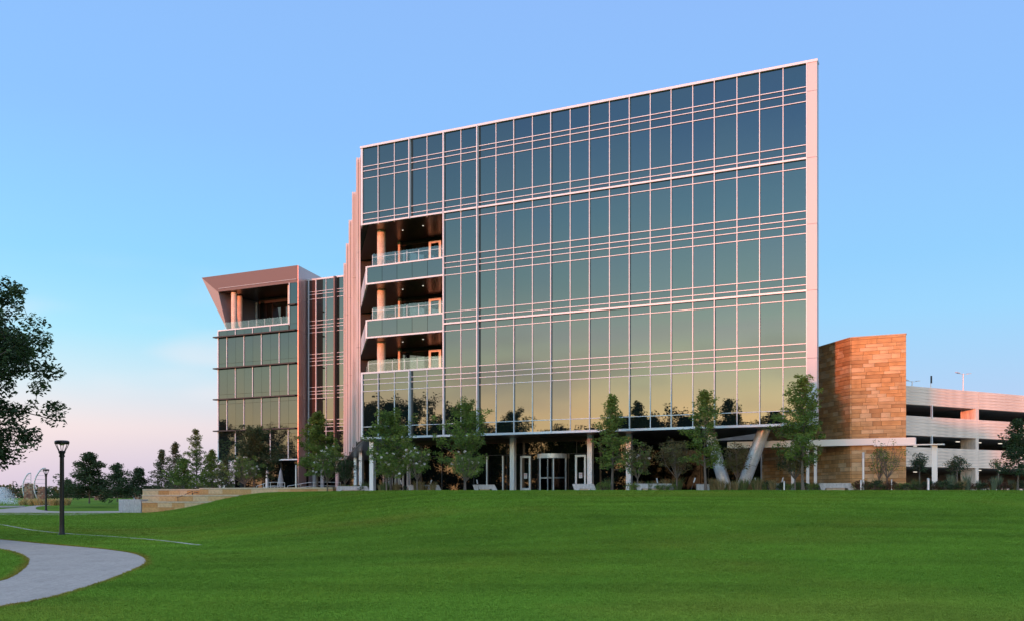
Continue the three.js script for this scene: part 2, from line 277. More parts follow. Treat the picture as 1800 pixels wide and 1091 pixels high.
    for (const [a, b] of [[2.1, -2.6], [4.3, -2.2], [6.4, -1.9]]) { const l = mesh('downlight', new THREE.CylinderGeometry(.06, .06, .02, 12), M.lampOn, g); l.position.set(a, c - .012 - PLAZA, b); }
  }
  // ground storey: recessed glass, columns, doors
  const GB = -4.6, gy = PLAZA;
  prism(g, 'ground_storey', M.core, [[1.6, GB - .06], [21.2, GB - .06], [20.3, -14.6], [28.6, -14.7], [20, -33], [1.6 + UA * 36, GB + UB * 36]], gy, 4.66);
  for (let i = 0; i < 13; i++) {
    const a = 1.65 + i * 1.505;
    const door = (a < 12.4 && a + 1.5 > 12.4) || (a < 17.1 && a + 1.5 > 17.1), rev = a + 1.5 > 13.5 && a < 15.9;
    pane(g, M.darkGlass, a + .01, a + 1.49, 3.38, 4.3, GB, R, 'transom_pane');
    pane(g, M.darkGlass, a + .01, a + 1.49, gy + .05, 3.34, GB, R, 'storefront_pane');
    if (i % 2 === 0) bx(g, 'storefront_mullion', M.darkMetal, a - .025, a + .025, gy, 4.3, GB, GB + .05);
  }
  bx(g, 'storefront_head', M.soffit, 1.6, 21.2, 4.3, 4.66, GB - .02, GB + .06); bx(g, 'storefront_transom', M.darkMetal, 1.6, 21.2, 3.34, 3.38, GB, GB + .05); bx(g, 'storefront_sill', M.alum, 1.6, 21.2, gy, gy + .06, GB, GB + .06);
  for (let i = 0; i < 6; i++) obx(g, 'storefront_pane', M.darkGlass[i % 3], 21.25, GB - .02, -.0896, -.996, .02 + i * 1.6, 1.6 + i * 1.6, gy + .05, 4.3, -.05, 0);
  for (let i = 0; i < 16; i++) { obx(g, 'storefront_pane', M.darkGlass[i % 3], 1.6, GB, UA, UB, i * 2.2 + .02, i * 2.2 + 2.18, gy + .05, 4.4, .01, .05); if (i % 2) obx(g, 'storefront_mullion', M.alum, 1.6, GB, UA, UB, i * 2.2 - .03, i * 2.2 + .03, gy, 4.5, .05, .13); }
  for (let i = 0; i < 5; i++) bx(g, 'storefront_pane', M.darkGlass[i % 3], 20.4 + i * 1.65, 22.0 + i * 1.65, gy + .05, 4.5, -14.6, -14.56);
  for (const [a, b] of [[.2, -1.05], [11.6, -3.8], [18.15, -3.8], [21.25, -3.8], [UA * 22 + .5, UB * 22 - .8], [UA * 36 + .5, UB * 36 - .8]]) bx(g, 'square_column', M.alum, a - .19, a + .19, gy, 4.66, b - .19, b + .19);
  for (const a of [8.9, 10.35]) bx(g, 'storefront_post', M.alum, a - .05, a + .05, gy, 3.3, GB + .05, GB + .13);
  for (const a of [12.35, 17.05]) {
    const d = bx(g, 'glass_door', M.darkGlass[0], a - .3, a + .3, gy + .3, 3.1, GB + .04, GB + .06);
    bx(d, 'frame', M.alum, a - .45, a - .3, gy, 3.25, GB + .03, GB + .12); bx(d, 'frame', M.alum, a + .3, a + .45, gy, 3.25, GB + .03, GB + .12); bx(d, 'frame', M.alum, a - .3, a + .3, 3.1, 3.25, GB + .03, GB + .12); bx(d, 'frame', M.alum, a - .3, a + .3, gy, gy + .3, GB + .03, GB + .12);
    const cv = document.createElement('canvas'); cv.width = 64; cv.height = 96; const x = cv.getContext('2d'); x.fillStyle = '#e8e4e2'; x.fillRect(0, 0, 64, 96); x.strokeStyle = '#b03a3a'; x.lineWidth = 4; x.beginPath(); x.arc(20, 26, 11, 0, 7); x.moveTo(12, 18); x.lineTo(28, 34); x.stroke(); x.beginPath(); x.arc(45, 26, 9, 0, 7); x.stroke(); x.fillStyle = '#77706e'; for (let k = 0; k < 5; k++) x.fillRect(12, 48 + k * 8, 28 + (k * 13) % 14, 3);
    const t = new THREE.CanvasTexture(cv); t.colorSpace = THREE.SRGBColorSpace;
    const n = mesh('notice_sheet', new THREE.PlaneGeometry(.28, .42), new THREE.MeshStandardMaterial({ map: t, roughness: .8 }), d); n.position.set(.0, gy + 1.25 - (gy + .3 + 3.1) / 2, .025);
  }
  { // revolving door
    const c = 14.72, r = 1.16, door = mesh('revolving_door', new THREE.CylinderGeometry(r, r, .34, 40, 1), M.alum, g); door.position.set(c, 3.18 - PLAZA, GB + .25);
    const put = (n, geo, m, a, y, b, ry = 0) => { const o = mesh(n, geo, m, door); o.position.set(a, y - 3.18, b); o.rotation.y = ry; return o; };
    for (const s of [-1, 1]) { put('curved_pane', new THREE.CylinderGeometry(r - .03, r - .03, 2.5, 16, 1, true, s > 0 ? .55 : Math.PI + 1.0 + .05 + 0.5, 1.05), M.doorGlass, 0, 1.72, 0); for (const q of [.52, 1.62]) put('jamb', boxGeo(.07, 2.6, .07), M.alum, s * Math.sin(q) * (r - .02), 1.74, Math.cos(q) * (r - .02)); }
    for (let k = 0; k < 4; k++) { const q = .1 + k * Math.PI / 2; put('door_leaf', boxGeo(r - .12, 2.5, .03), M.doorGlass, Math.cos(q) * r / 2, 1.72, -Math.sin(q) * r / 2, q); put('leaf_stile', boxGeo(.06, 2.5, .06), M.alum, Math.cos(q) * (r - .1), 1.72, -Math.sin(q) * (r - .1), q); put('push_bar', boxGeo(r - .2, .12, .045), M.alum, Math.cos(q) * r / 2, 1.5, -Math.sin(q) * r / 2, q); }
    put('centre_post', new THREE.CylinderGeometry(.04, .04, 2.55, 10), M.alum, 0, 1.74, 0); put('floor_ring', new THREE.CylinderGeometry(r, r, .05, 40), M.alum, 0, .45, 0);
  }
  // leaning columns in a V
  for (const [a0, a1] of [[28.95, 27.65], [29.95, 31.55]]) { const o = mesh('leaning_column', frustumGeo(new V3(a0, PLAZA - PLAZA, -2.2), new V3(a1, 4.72 - PLAZA, -2.2), .42, .42, 32), M.silver, g); const p = mesh('weld_ring', frustumGeo(new V3(a0 + (a1 - a0) * .42, 1.8, -2.2), new V3(a0 + (a1 - a0) * .424, 1.817, -2.2), .423, .423, 32), M.darkMetal, o); }
}

// ---------------------------------------------------------------- stone clad wing
{
  const g = thing('stone_wing', 22.67, PLAZA, -65.2, TURN), R = rng(5), top = 10.60;
  tag(g, 'orange and tan stone clad windowless wing right of the glass block', 'building');
  prism(g, 'wall_core', M.mulch, [[.05, -.09], [3.34, -.09], [3.34 + UA * 13, UB * 13], [UA * 13.2 + .1, UB * 13.2]], PLAZA, top);
  const rows = []; for (let y = PLAZA; y < top - .1;) { let h = .2 + R() * .13; if (top - y - h < .15) h = top - y; rows.push([y, Math.min(top, y + h)]); y += h; }
  const side = [];
  for (const [y0, y1] of rows) {
    for (let a = -.02 - R() * .3; a < 3.34;) { const l = .5 + R() * .75, e = Math.min(3.36, a + l), s = Math.max(-.02, a); if (3.36 - e < .18) { a = e; bx(g, 'stone', M.stone[Math.floor(R() * 7)], s + .008, 3.36, y0 + .007, y1 - .008, -.07, .0 + R() * .025); break; } bx(g, 'stone', M.stone[Math.floor(R() * 7)], s + .008, e - .008, y0 + .007, y1 - .008, -.07, .0 + R() * .025); a = e; }
  }
  const sideSets = M.stone.map(() => []);
  for (const [y0, y1] of rows) for (let t = .03; t < 13.1;) { const l = .5 + R() * .75, e = Math.min(13.2, t + l), d = .08 + R() * .025, b = new THREE.BoxGeometry(e - t - .02, y1 - y0 - .02, d); b.rotateY(Math.atan2(-UB, UA)); const m = (t + e) / 2; b.translate(UA * m + UB * d / 2, (y0 + y1) / 2 - PLAZA, UB * m - UA * d / 2); sideSets[Math.floor(R() * 7)].push(b); t = e; }
  sideSets.forEach((s, i) => { const m = mesh('flank_stone', mergeGeometries(s), M.stone[i], g); m.userData.kind = 'stuff'; });
  bx(g, 'coping', M.limeCap, -.05, 3.38, top, top + .06, -.35, .04);
  obx(g, 'coping', M.limeCap, 0, 0, UA, UB, .05, 13.2, top, top + .055, -1, .13);
}
// ---------------------------------------------------------------- entrance canopy
{
  const g = thing('entrance_canopy', 22.95, PLAZA, -66, TURN);
  tag(g, 'long low white canopy on slim white posts crossing the stone wing', 'canopy');
  const o = 36.98, ob = 4.13;                                  // shift from the plan of the main block
  bx(g, 'fascia', M.white, 28.8 - o, 41 - o, 3.42, 3.86, -3.05 + ob, -2.95 + ob);
  bx(g, 'roof', M.soffit, 28.8 - o, 36.5 - o, 3.72, 3.84, -6 + ob, -3.06 + ob); bx(g, 'roof', M.soffit, 36.5 - o, 41 - o, 3.70, 3.82, -3.98 + ob, -3.06 + ob);
  bx(g, 'end_fascia', M.white, 40.94 - o, 41.04 - o, 3.42, 3.85, -3.5 + ob, -3.06 + ob);
  bx(g, 'edge_plate', M.white, 38.5 - o, 42.75 - o, 3.34, 3.41, -3.6 + ob, -2.9 + ob);
  bx(g, 'ceiling', M.soffit, 28.9 - o, 40.9 - o, 3.44, 3.50, -3.97 + ob, -3.07 + ob);
  for (const a of [33.25, 34.25, 34.75]) bx(g, 'post', M.white, a - o - .09, a - o + .09, PLAZA, 3.43, -3.3 + ob, -3.12 + ob);
  bx(g, 'post', M.white, 42.0 - o, 42.32 - o, PLAZA, 3.33, -3.5 + ob, -3.2 + ob);
}
// ---------------------------------------------------------------- link and tower on the left
{
  const g = thing('link_building', -26.76, PLAZA, -127.2, TURN), R = rng(21);
  tag(g, 'narrow recessed glass link with bronze panel between tower and main block', 'building');
  const xs = [0, .42, 1.6, 3.2, 4.8, 6.4, 8, 9.6];
  for (let i = 1; i < xs.length - 1; i++) for (let j = 0; j < ROWS.length - 1; j++) { const big = ROWS[j] - ROWS[j + 1] > .8; if (i === 1) { if (big) bx(g, 'bronze_panel', M.brownPanel, xs[1] + .02, xs[2] - .02, ROWS[j + 1] + .02, ROWS[j] - .02, -.05, -.01); else bx(g, 'bronze_panel', M.brownPanel, xs[1] + .02, xs[2] - .02, ROWS[j + 1] + .02, ROWS[j] - .02, -.05, -.01); } else pane(g, big ? M.glass : M.spandrel, xs[i] + .015, xs[i + 1] - .015, ROWS[j + 1] + .02, ROWS[j] - .02, 0, R, big ? 'window_pane' : 'spandrel_pane'); }
  for (const [i, w, d, m] of [[1, .16, .12, M.metal], [2, .14, .1, M.metal], [3, .07, .08, M.metal], [4, .2, .5, M.brown], [5, .07, .08, M.metal], [6, .07, .08, M.metal]]) bx(g, 'mullion', m, xs[i] - w / 2, xs[i] + w / 2, 4.7, 28.1, .002, d);
  for (let j = 0; j < ROWS.length; j++) bx(g, 'transom', M.metal, xs[1], 9.6, ROWS[j] - .028, ROWS[j] + .028, .001, .07);
  bx(g, 'wall_core', M.core, .1, 12, 4.7, 28, -14, -.06); bx(g, 'coping', M.metal, .1, 12, 28.0, 28.18, -14, .1);
  bx(g, 'ground_storey', M.core, .1, 14, PLAZA, 4.7, -14, -2.2);
  for (let i = 0; i < 7; i++) pane(g, M.darkGlass, .2 + i * 1.6, 1.78 + i * 1.6, PLAZA + .02, 4.6, -2.15, R, 'storefront_pane');
  for (const a of [.5, 1.8, 4.2, 7.2]) { const c = mesh('round_column', new THREE.CylinderGeometry(.25, .25, 4.3, 16), M.concrete, g); c.position.set(a, 2.15, -1); }
}
{
  const g = thing('glass_tower', -39.15, PLAZA, -130.5, TURN), R = rng(31), Wd = 13.2, m9 = Wd / 9;
  const fx = .222 * .8955 + -.975 * .4451, fb = -.222 * .4451 + -.975 * .8955, back = (a0, b0, l, e = 0) => [[a0, b0], [13.1 + fx * -b0 - e, b0], [13.1 + fx * l - e, fb * l], [a0, fb * l]];
  tag(g, 'glass tower with bronze flared roof canopy and open top terrace at left', 'building');
  const L = [22.1, 21.27, 17.1, 12.98, 8.78, 4.85];
  for (let j = 0; j < 5; j++) for (let i = 0; i < 9; i++) {
    const y1 = L[j] - .02, y0 = L[j + 1] + .02;
    if (j === 0) { if (i < 8) pane(g, M.towerGlass, i * m9 + .012, (i + 1) * m9 - .012, y0, y1, 0, R, 'fascia_pane'); continue; }
    const k = y1 - .62, q = y0 + .62;
    pane(g, M.towerGlass, i * m9 + .012, (i + 1) * m9 - .012, q + .012, j < 3 ? y1 : k - .012, 0, R, 'window_pane');
    if (j >= 3) pane(g, M.towerGlass, i * m9 + .012, (i + 1) * m9 - .012, k + .012, y1, 0, R, 'spandrel_pane');
    pane(g, M.towerGlass, i * m9 + .012, (i + 1) * m9 - .012, y0, q - .012, 0, R, 'spandrel_pane');
  }
  for (let j = 0; j < 5; j++) for (let i = 1; i < 9; i++) if ((i + j) % 2 === 0 && !(j === 0 && i > 7)) bx(g, 'mullion', M.metal, i * m9 - .045, i * m9 + .045, L[j + 1] + .08, L[j] - .04, .002, .09);
  bx(g, 'corner_trim', M.metal, -.14, .01, 4.85, 22.05, -.1, .09);
  for (const y of [21.27, 17.1, 12.98, 8.78]) bx(g, 'ledge', M.darkMetal, -.55, 13.18, y - .09, y + .06, -.1, .55);
  bx(g, 'terrace_trim', M.metal, -.12, 11.9, 22.08, 22.24, -.2, .1); bx(g, 'sill_trim', M.metal, -.12, 13.18, 4.72, 4.88, -.1, .1);
  prism(g, 'wall_core', M.core, back(-.02, -.06, 16), 4.9, 22.05); prism(g, 'ground_storey', M.core, back(.6, -2.4, 15, .2), PLAZA, 4.85);
  for (let i = 0; i < 8; i++) pane(g, M.darkGlass, .7 + i * 1.55, 2.22 + i * 1.55, PLAZA + .02, 4.7, -2.35, R, 'storefront_pane');
  bx(g, 'square_column', M.alum, .2, .6, PLAZA, 4.85, -.9, -.5); bx(g, 'square_column', M.alum, 7.2, 7.5, PLAZA, 4.85, -1.2, -.9);
  // glazed bay at the right end of the terrace
  pane(g, M.towerGlass, 11.95, 13.15, 24.6, 27.3, 0, R, 'window_pane'); pane(g, M.towerGlass, 11.95, 13.15, 22.15, 24.35, 0, R, 'window_pane'); pane(g, M.towerGlass, 11.95, 13.15, 21.3, 22.12, 0, R, 'fascia_pane');
  bx(g, 'mullion', M.metal, 11.85, 11.95, 22.0, 27.35, -.2, .08); bx(g, 'ledge', M.darkMetal, 11.9, 13.18, 24.4, 24.55, -.05, .45); prism(g, 'bay_core', M.core, [[11.96, -.06], [13.08, -.06], [13.08 + fx * 6, fb * 6], [11.6, fb * 6]], 22.05, 27.3);
  // terrace room
  bx(g, 'terrace_wall', M.core, 1.4, 12, 22.05, 27.25, -9, -6.1);
  for (let i = 0; i < 6; i++) pane(g, M.darkGlass, 1.45 + i * 1.7, 3.12 + i * 1.7, 22.2, 26.6, -6.05, R, 'terrace_window');
  bx(g, 'terrace_post', M.metal, 1.3, 1.45, 22.1, 26.8, -5.9, -5.75);
  for (const [a, b, r] of [[1.75, -1.0, .38], [.95, -3.0, .38], [11.35, -.9, .38]]) { const c = mesh('round_column', new THREE.CylinderGeometry(r, r, 5.1, 24), M.concreteColumn, g); c.position.set(a, 24.65 - PLAZA, b); }
  for (let i = 0; i < 8; i++) { bx(g, 'guard_pane', M.clear, .9 + i * 1.36, 2.22 + i * 1.36, 22.26, 23.2, -.16, -.145); bx(g, 'guard_post', M.post, .86 + i * 1.36, .9 + i * 1.36, 22.2, 23.2, -.2, -.17); }
  // bronze roof with flared left cheek
  const trap = new THREE.Shape([[-3, 29.46], [-.1, 27.3], [13.2, 27.3], [13.2, 29.46]].map(([a, y]) => new THREE.Vector2(a, y - PLAZA)));
  const f = mesh('roof_fascia', new THREE.ExtrudeGeometry(trap, { depth: .25, bevelEnabled: false }), M.brown, g); f.position.z = -.2;
  bx(f, 'drip_line', M.metal, .1, 13.2, 27.66, 27.69, .248, .262);
  prism(g, 'roof', M.brown, [[-2.7, -.2], [13.15, -.2], [13.15 + fx * 12, fb * 12], [-2.7, -12]], 29.25, 29.44); prism(g, 'terrace_ceiling', M.soffit, [[0, -.2], [13.05, -.2], [13.05 + fx * 12, fb * 12], [0, -12]], 27.3, 27.4);
  const quad = (n, m, p) => { const q = new THREE.BufferGeometry(); q.setAttribute('position', new THREE.Float32BufferAttribute(p.flat().map((v, i) => i % 3 === 1 ? v - PLAZA : v), 3)); const ix = []; for (const [a, b, c, d] of [[0, 1, 2, 3], [7, 6, 5, 4], [0, 4, 5, 1], [1, 5, 6, 2], [2, 6, 7, 3], [3, 7, 4, 0]]) ix.push(a, b, c, a, c, d); q.setIndex(ix); const qq = q.toNonIndexed(); qq.computeVertexNormals(); return mesh(n, qq, m, g); };
  quad('flared_cheek', M.cheek, [[-3, 29.45, .0], [.95, 22.2, -.9], [1.15, 22.2, -.35], [-.1, 27.31, .0], [-3, 29.45, -12], [.95, 22.2, -12], [1.15, 22.2, -12], [-.1, 27.31, -12]]);
  // flank wall, turned back from the front
  for (const [y0, y1] of [[PLAZA, 8.2], [8.22, 12.6], [12.62, 16.9], [16.92, 21.1], [21.12, 25.3], [25.32, 29.46]]) obx(g, 'flank_panel', M.bronze, 13.22, 0, fx, fb, 0, 12, y0, y1, -.06, 0);
}
// ---------------------------------------------------------------- parking garage
{
  const g = thing('parking_garage', 41.6, PLAZA, -103, 29.6 * Math.PI / 180), R = rng(41);
  tag(g, 'cream three deck open parking garage with banded parapets at far right', 'garage');
  const bands = [[9.8, 11.75], [6.52, 8.61], [3.22, 5.3]], bays = [[-9, -6.05], [-6, 11.95], [12.0, 29.95], [30, 47.95], [48, 62]];
  for (const [y0, y1] of bands) { for (const [q0, q1] of bays) for (let k = 0; k < 6; k++) { const h = (y1 - y0) / 6; bx(g, 'board', M.garage, q0, q1, y0 + k * h + .03, y0 + (k + 1) * h - .03, -.1, 0); } bx(g, 'spandrel_wall', M.garage, -9, 62, y0, y1 - .02, -.3, -.05); }
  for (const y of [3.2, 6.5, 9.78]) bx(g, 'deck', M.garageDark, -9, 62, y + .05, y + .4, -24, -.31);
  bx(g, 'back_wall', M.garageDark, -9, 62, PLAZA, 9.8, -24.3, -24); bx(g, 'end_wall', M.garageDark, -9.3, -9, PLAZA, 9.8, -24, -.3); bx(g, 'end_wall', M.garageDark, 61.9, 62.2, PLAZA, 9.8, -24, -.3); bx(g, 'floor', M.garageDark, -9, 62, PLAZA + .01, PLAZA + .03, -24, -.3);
  for (const q of [-6, 12, 30, 48]) { bx(g, 'column', M.garage, q - .55, q + .0, PLAZA, 9.8, -1.9, -.02); }
  bx(g, 'low_wall', M.garage, 12.6, 29.4, PLAZA, PLAZA + .6, -.8, -.6);
  for (const q of [1, 4, 15, 19, 23]) for (const y of [3.1, 6.4]) for (const b of [-5, -14]) { const l = bx(g, 'ceiling_light', M.lampOn, q, q + .5, y + .06, y + .13, b - .1, b + .1); }
  bx(g, 'downpipe', M.alum, 3.9, 4.02, 8.4, 9.9, -.1, .12); bx(g, 'downpipe', M.alum, 3.9, 4.02, 5.1, 6.6, -.1, .12);
  const w = bx(g, 'ramp_wall', M.garage, 36, 60, 11.6, 14.5, -16, -15.6); w.rotation.z = .05;
}
function roofLight(px, z, top, label) {
  const base = 9.85, g = thing('roof_light', at(px, z), base, -z, .5); tag(g, label, 'light pole', 'lights on the garage roof');
  mesh('pole', new THREE.CylinderGeometry(.06, .08, top - base, 8), M.alum, g).position.y = (top - base) / 2;
  for (const s of [-1, 1]) { const a = mesh('arm', boxGeo(.8, .05, .06), M.alum, g); a.position.set(s * .45, top - base - .05, 0); a.rotation.z = s * .12; const h = mesh('lamp_head', boxGeo(.55, .09, .28), M.alum, g); h.position.set(s * .95, top - base + .04, 0); h.rotation.z = s * .14; }
}
roofLight(1604, 112, (HORIZON - 669) / FOCAL * 112, 'small twin headed roof light just right of the stone wing'); roofLight(1694, 110, (HORIZON - 656) / FOCAL * 110, 'taller twin headed roof light in the middle of the garage roof');
{ const z = 106, g = thing('roof_sign_pole', at(1637, z), 9.85, -z, .5); tag(g, 'slim roof pole with small upright sign between the twin headed lights', 'sign'); const h = (HORIZON - 660) / FOCAL * z - 9.85; mesh('pole', new THREE.CylinderGeometry(.05, .05, h, 8), M.alum, g).position.y = h / 2; const s = mesh('sign_plate', boxGeo(.22, .8, .06), M.darkMetal, g); s.position.set(0, h - .4, .06); }

// ---------------------------------------------------------------- trees
const UP = new V3(0, 1, 0);
function leafCloud(pts, o, R) {                              // pts: [V3, spread, count]
  const pos = [], col = [], q = new THREE.Quaternion(), e = new THREE.Euler(), a = new V3(), C = o.colours;
  for (const [p, s, n] of pts) { const cc = C[Math.floor(R() * C.length)], lum = .78 + R() * .44;
    for (let k = 0; k < n; k++) {
      const r = Math.cbrt(R()) * s, th = R() * 6.283, u = R() * 2 - 1, w = Math.sqrt(1 - u * u), c = [p.x + Math.cos(th) * w * r, p.y + u * r * .75, p.z + Math.sin(th) * w * r], L = o.leaf * (.65 + R() * .7), W = L * (o.aspect || .42);
      e.set((R() - .5) * 2.2, R() * 6.283, (R() - .5) * 2.2); q.setFromEuler(e);
      const v = [[0, 0, -L * .5], [W * .5, L * .09, 0], [0, 0, L * .5], [-W * .5, L * .09, 0]].map(t => { a.set(...t).applyQuaternion(q); return [a.x + c[0], a.y + c[1], a.z + c[2]]; });
      pos.push(...v[0], ...v[1], ...v[2], ...v[0], ...v[2], ...v[3]);
      const j = lum * (.85 + R() * .3); for (let t = 0; t < 6; t++) col.push(cc[0] * j, cc[1] * j, cc[2] * j);
    } }
  const g = new THREE.BufferGeometry(); g.setAttribute('position', new THREE.Float32BufferAttribute(pos, 3)); g.setAttribute('color', new THREE.Float32BufferAttribute(col, 3)); g.computeVertexNormals(); return g;
}
const GREEN = [[.12, .20, .036], [.155, .245, .043], [.085, .155, .03], [.19, .265, .052]], DARK = [[.036, .074, .026], [.048, .092, .031], [.028, .060, .022]], OLIVE = [[.15, .14, .055], [.17, .16, .06], [.115, .125, .045], [.19, .145, .065]], PALE = [[.085, .120, .050], [.070, .105, .045], [.10, .13, .06]];
// one leader with side limbs inside an outline prof(t), t = 0 at the lowest limb, 1 at the top
function leaderTree(o) {
  const R = rng(o.seed), wood = [], pts = [], h = o.h, lean = (R() - .5) * .03 * h;
  const axis = y => new V3(lean * (y / h) ** 2 + Math.sin(y * 1.3 + o.seed) * .02 * h * .3, y, Math.cos(y * 1.1 + o.seed) * .006 * h);
  const tr = o.trunk || h * .014; let prev = axis(-.15);
  for (let i = 1; i <= 10; i++) { const y = h * .96 * i / 10, p = axis(y); wood.push(frustumGeo(prev, p, tr * (1 - .92 * (i - 1) / 10) * (i === 1 ? 1.35 : 1), tr * (1 - .92 * i / 10), 8)); prev = p; }
  const n = o.limbs;
  for (let i = 0; i < n; i++) {
    const t = (i + R() * .8) / n, y = o.base + (h * .97 - o.base) * t, az = i * 2.399 + (R() - .5) * 1.2, len = o.rad * 1.2 * o.prof(t) * (.38 + R() * .8), up = o.up(t) + (R() - .5) * .6;
    const p = axis(y), d = new V3(Math.cos(az) * Math.cos(up), Math.sin(up), Math.sin(az) * Math.cos(up)), mid = p.clone().addScaledVector(d, len * .55), end = p.clone().addScaledVector(d, len).add(new V3(0, (o.droop || 0) * len + (R() - .5) * .15 * len, 0));
    const r0 = tr * .42 * (1 - t * .7); wood.push(frustumGeo(p, mid, r0, r0 * .55, 5), frustumGeo(mid, end, r0 * .55, r0 * .15, 4));
    const seg = Math.max(2, Math.round(len / (o.step || .3)));
    for (let k = 1; k <= seg; k++) { const f = k / seg; if (f < (o.bare ?? .25)) continue; const c = f < .55 ? p.clone().lerp(mid, f / .55) : mid.clone().lerp(end, (f - .55) / .45); if (R() < (o.gap ?? .12)) continue;
      const side = new V3(-d.z, 0, d.x).multiplyScalar((R() - .5) * len * .75 * (1.15 - f * .6)); const e2 = c.clone().add(side).add(new V3(0, (R() - .35) * .3 * len, 0)); if (side.length() > .2) wood.push(frustumGeo(c, e2, r0 * .28, r0 * .08, 3));
      pts.push([c, o.clump, Math.round(o.dens * .55)], [e2, o.clump * (.8 + R() * .5), o.dens]); }
  }
  pts.push([axis(h * .97), o.clump * .55, Math.round(o.dens * .35)], [axis(h * .91), o.clump * .7, Math.round(o.dens * .5)]);
  return { wood: mergeGeometries(wood), crown: leafCloud(pts, o, R) };
}
// several stems fanning from the ground (crepe myrtles)
function vaseTree(o) {
  const R = rng(o.seed), wood = [], pts = [], fl = [], h = o.h, fork = o.fork ?? h * .22, t0 = new V3(0, fork, 0);
  wood.push(frustumGeo(new V3(0, -.1, 0), t0, o.trunk || .06, (o.trunk || .06) * .8, 7));
  for (let i = 0; i < o.limbs; i++) {
    const az = i * 2.399 + R(), rr = o.rad * (.25 + .7 * R()), top = h * (.62 + .32 * (1 - rr / o.rad) + R() * .12), e = new V3(Math.cos(az) * rr, top, Math.sin(az) * rr), m = t0.clone().lerp(e, .5).add(new V3(Math.cos(az) * rr * .1, -.03 * h, Math.sin(az) * rr * .1));
    wood.push(frustumGeo(t0, m, .026, .017, 5), frustumGeo(m, e, .017, .006, 4));
    for (let k = 0; k < 9; k++) { const f = -.15 + R() * 1.2, c = m.clone().lerp(e, f).add(new V3((R() - .5) * o.rad * .7, (R() - .5) * h * .2, (R() - .5) * o.rad * .7)); wood.push(frustumGeo(m.clone().lerp(e, f * .7), c, .012, .004, 3)); if (R() > (o.gap ?? .1)) pts.push([c, o.clump, o.dens]); if (o.flowers && R() < o.flowers) fl.push([c.clone().add(new V3((R() - .5) * .3, .12 + R() * .15, (R() - .5) * .3)), .10, 16]); }
  }
  return { wood: mergeGeometries(wood), crown: leafCloud(pts, o, R), blossom: fl.length ? leafCloud(fl, { leaf: .085, aspect: .9, colours: [[.80, .76, .74], [.74, .70, .70]] }, R) : null };
}
function plant(name, geo, bark, x, y, z, turn, label, category, group) {
  const g = thing(name, x, y, z, turn); mesh('trunk', geo.wood, bark, g); if (geo.crown) mesh('crown', geo.crown, M.leaf, g); if (geo.blossom) mesh('blossom', geo.blossom, M.leaf, g);
  return tag(g, label, category, group);
}
const cone = t => Math.pow(1 - t, .95) + .07, egg = t => Math.pow(Math.sin(Math.PI * Math.min(1, .22 + t * .78)), .7) + .06, rise = t => .25 + t * .75;
const groundAt = (x, z) => Math.max(land(x, z), z > 60 ? -9 : -9) ;
function plazaTree(px, z, topPx, wPx, o, label, name = 'oak_tree') {
  const s = FOCAL / z, y = o.y ?? PLAZA, h = (HORIZON - topPx) / s - y, rad = wPx / 2 / s;
  const geo = leaderTree({ h, rad, base: o.base ?? h * .22, prof: o.prof || egg, limbs: o.limbs || 44, up: o.up || rise, leaf: o.leaf || .17, clump: o.clump || .29, dens: (o.dens || 15) * 1.9, colours: o.colours || GREEN, gap: o.gap ?? .18, step: o.step, droop: o.droop, trunk: o.trunk, bare: o.bare, seed: o.seed });
  return plant(name, geo, o.bark || M.bark, at(px, z), y, -z, 0, label, 'tree', 'young trees along the plaza');
}
plazaTree(1412, 60.6, 664, 104, { seed: 3, limbs: 56, prof: t => egg(t) * (1.05 - .25 * t) }, 'tall leafy oak in front of the white right edge of the glass block');
plazaTree(1240, 63, 686, 76, { seed: 8, limbs: 42, gap: .25, prof: t => egg(t) * (1 - .3 * t) }, 'slim uneven oak just left of the V shaped columns');
plazaTree(1076, 66.5, 694, 84, { seed: 12, limbs: 50, prof: t => cone(t) * 1.05 }, 'pointed bright green oak right of the revolving door');
plazaTree(818, 70, 710, 96, { seed: 17, limbs: 50, gap: .2, prof: t => egg(t) * (1.05 - .3 * t) }, 'spreading oak left of the entrance doors reaching above the glass sill');
plazaTree(688, 73.5, 733, 84, { seed: 23, limbs: 60, dens: 18, prof: egg }, 'dense oak by the left corner column of the glass block');
plazaTree(558, 88, 724, 72, { seed: 29, limbs: 62, dens: 17, leaf: .2, prof: t => cone(t) * .8 + egg(t) * .3 }, 'pointed oak in front of the bronze tower flank');
plazaTree(446, 101, 764, 92, { seed: 33, limbs: 56, dens: 18, leaf: .22, clump: .4, colours: DARK, prof: egg }, 'dark rounded oak in front of the tower base');
plazaTree(1790, 60.5, 736, 72, { seed: 37, limbs: 46, colours: DARK, gap: .2, prof: cone }, 'dark oak cut by the right edge of the picture');
function myrtle(px, z, topPx, wPx, o, label) {
  const s = FOCAL / z, y = PLAZA, h = (HORIZON - topPx) / s - y;
  return plant('crepe_myrtle', vaseTree({ h, rad: wPx / 2 / s, limbs: 15, clump: .26, dens: 24, leaf: .13, colours: GREEN, ...o }), M.paleBark, at(px, z), y, -z, 0, label, 'tree', 'small multi stemmed trees on the plaza');
}
myrtle(733, 70, 780, 52, { seed: 2, flowers: .16 }, 'small white flowering tree right of the dense oak');
myrtle(679, 70, 796, 50, { seed: 4, flowers: .14 }, 'low white flowering tree standing before the dense oak trunk');
myrtle(575, 84, 786, 74, { seed: 6, flowers: .14, limbs: 17 }, 'wide white flowering tree under the pointed oak by the tower');
myrtle(606, 83, 800, 40, { seed: 9, colours: DARK, gap: .3 }, 'thin dark small tree below the dark soffit corner');
myrtle(430, 95, 800, 76, { seed: 14, flowers: .16, limbs: 18 }, 'white flowering tree behind the limestone wall under the dark oak');
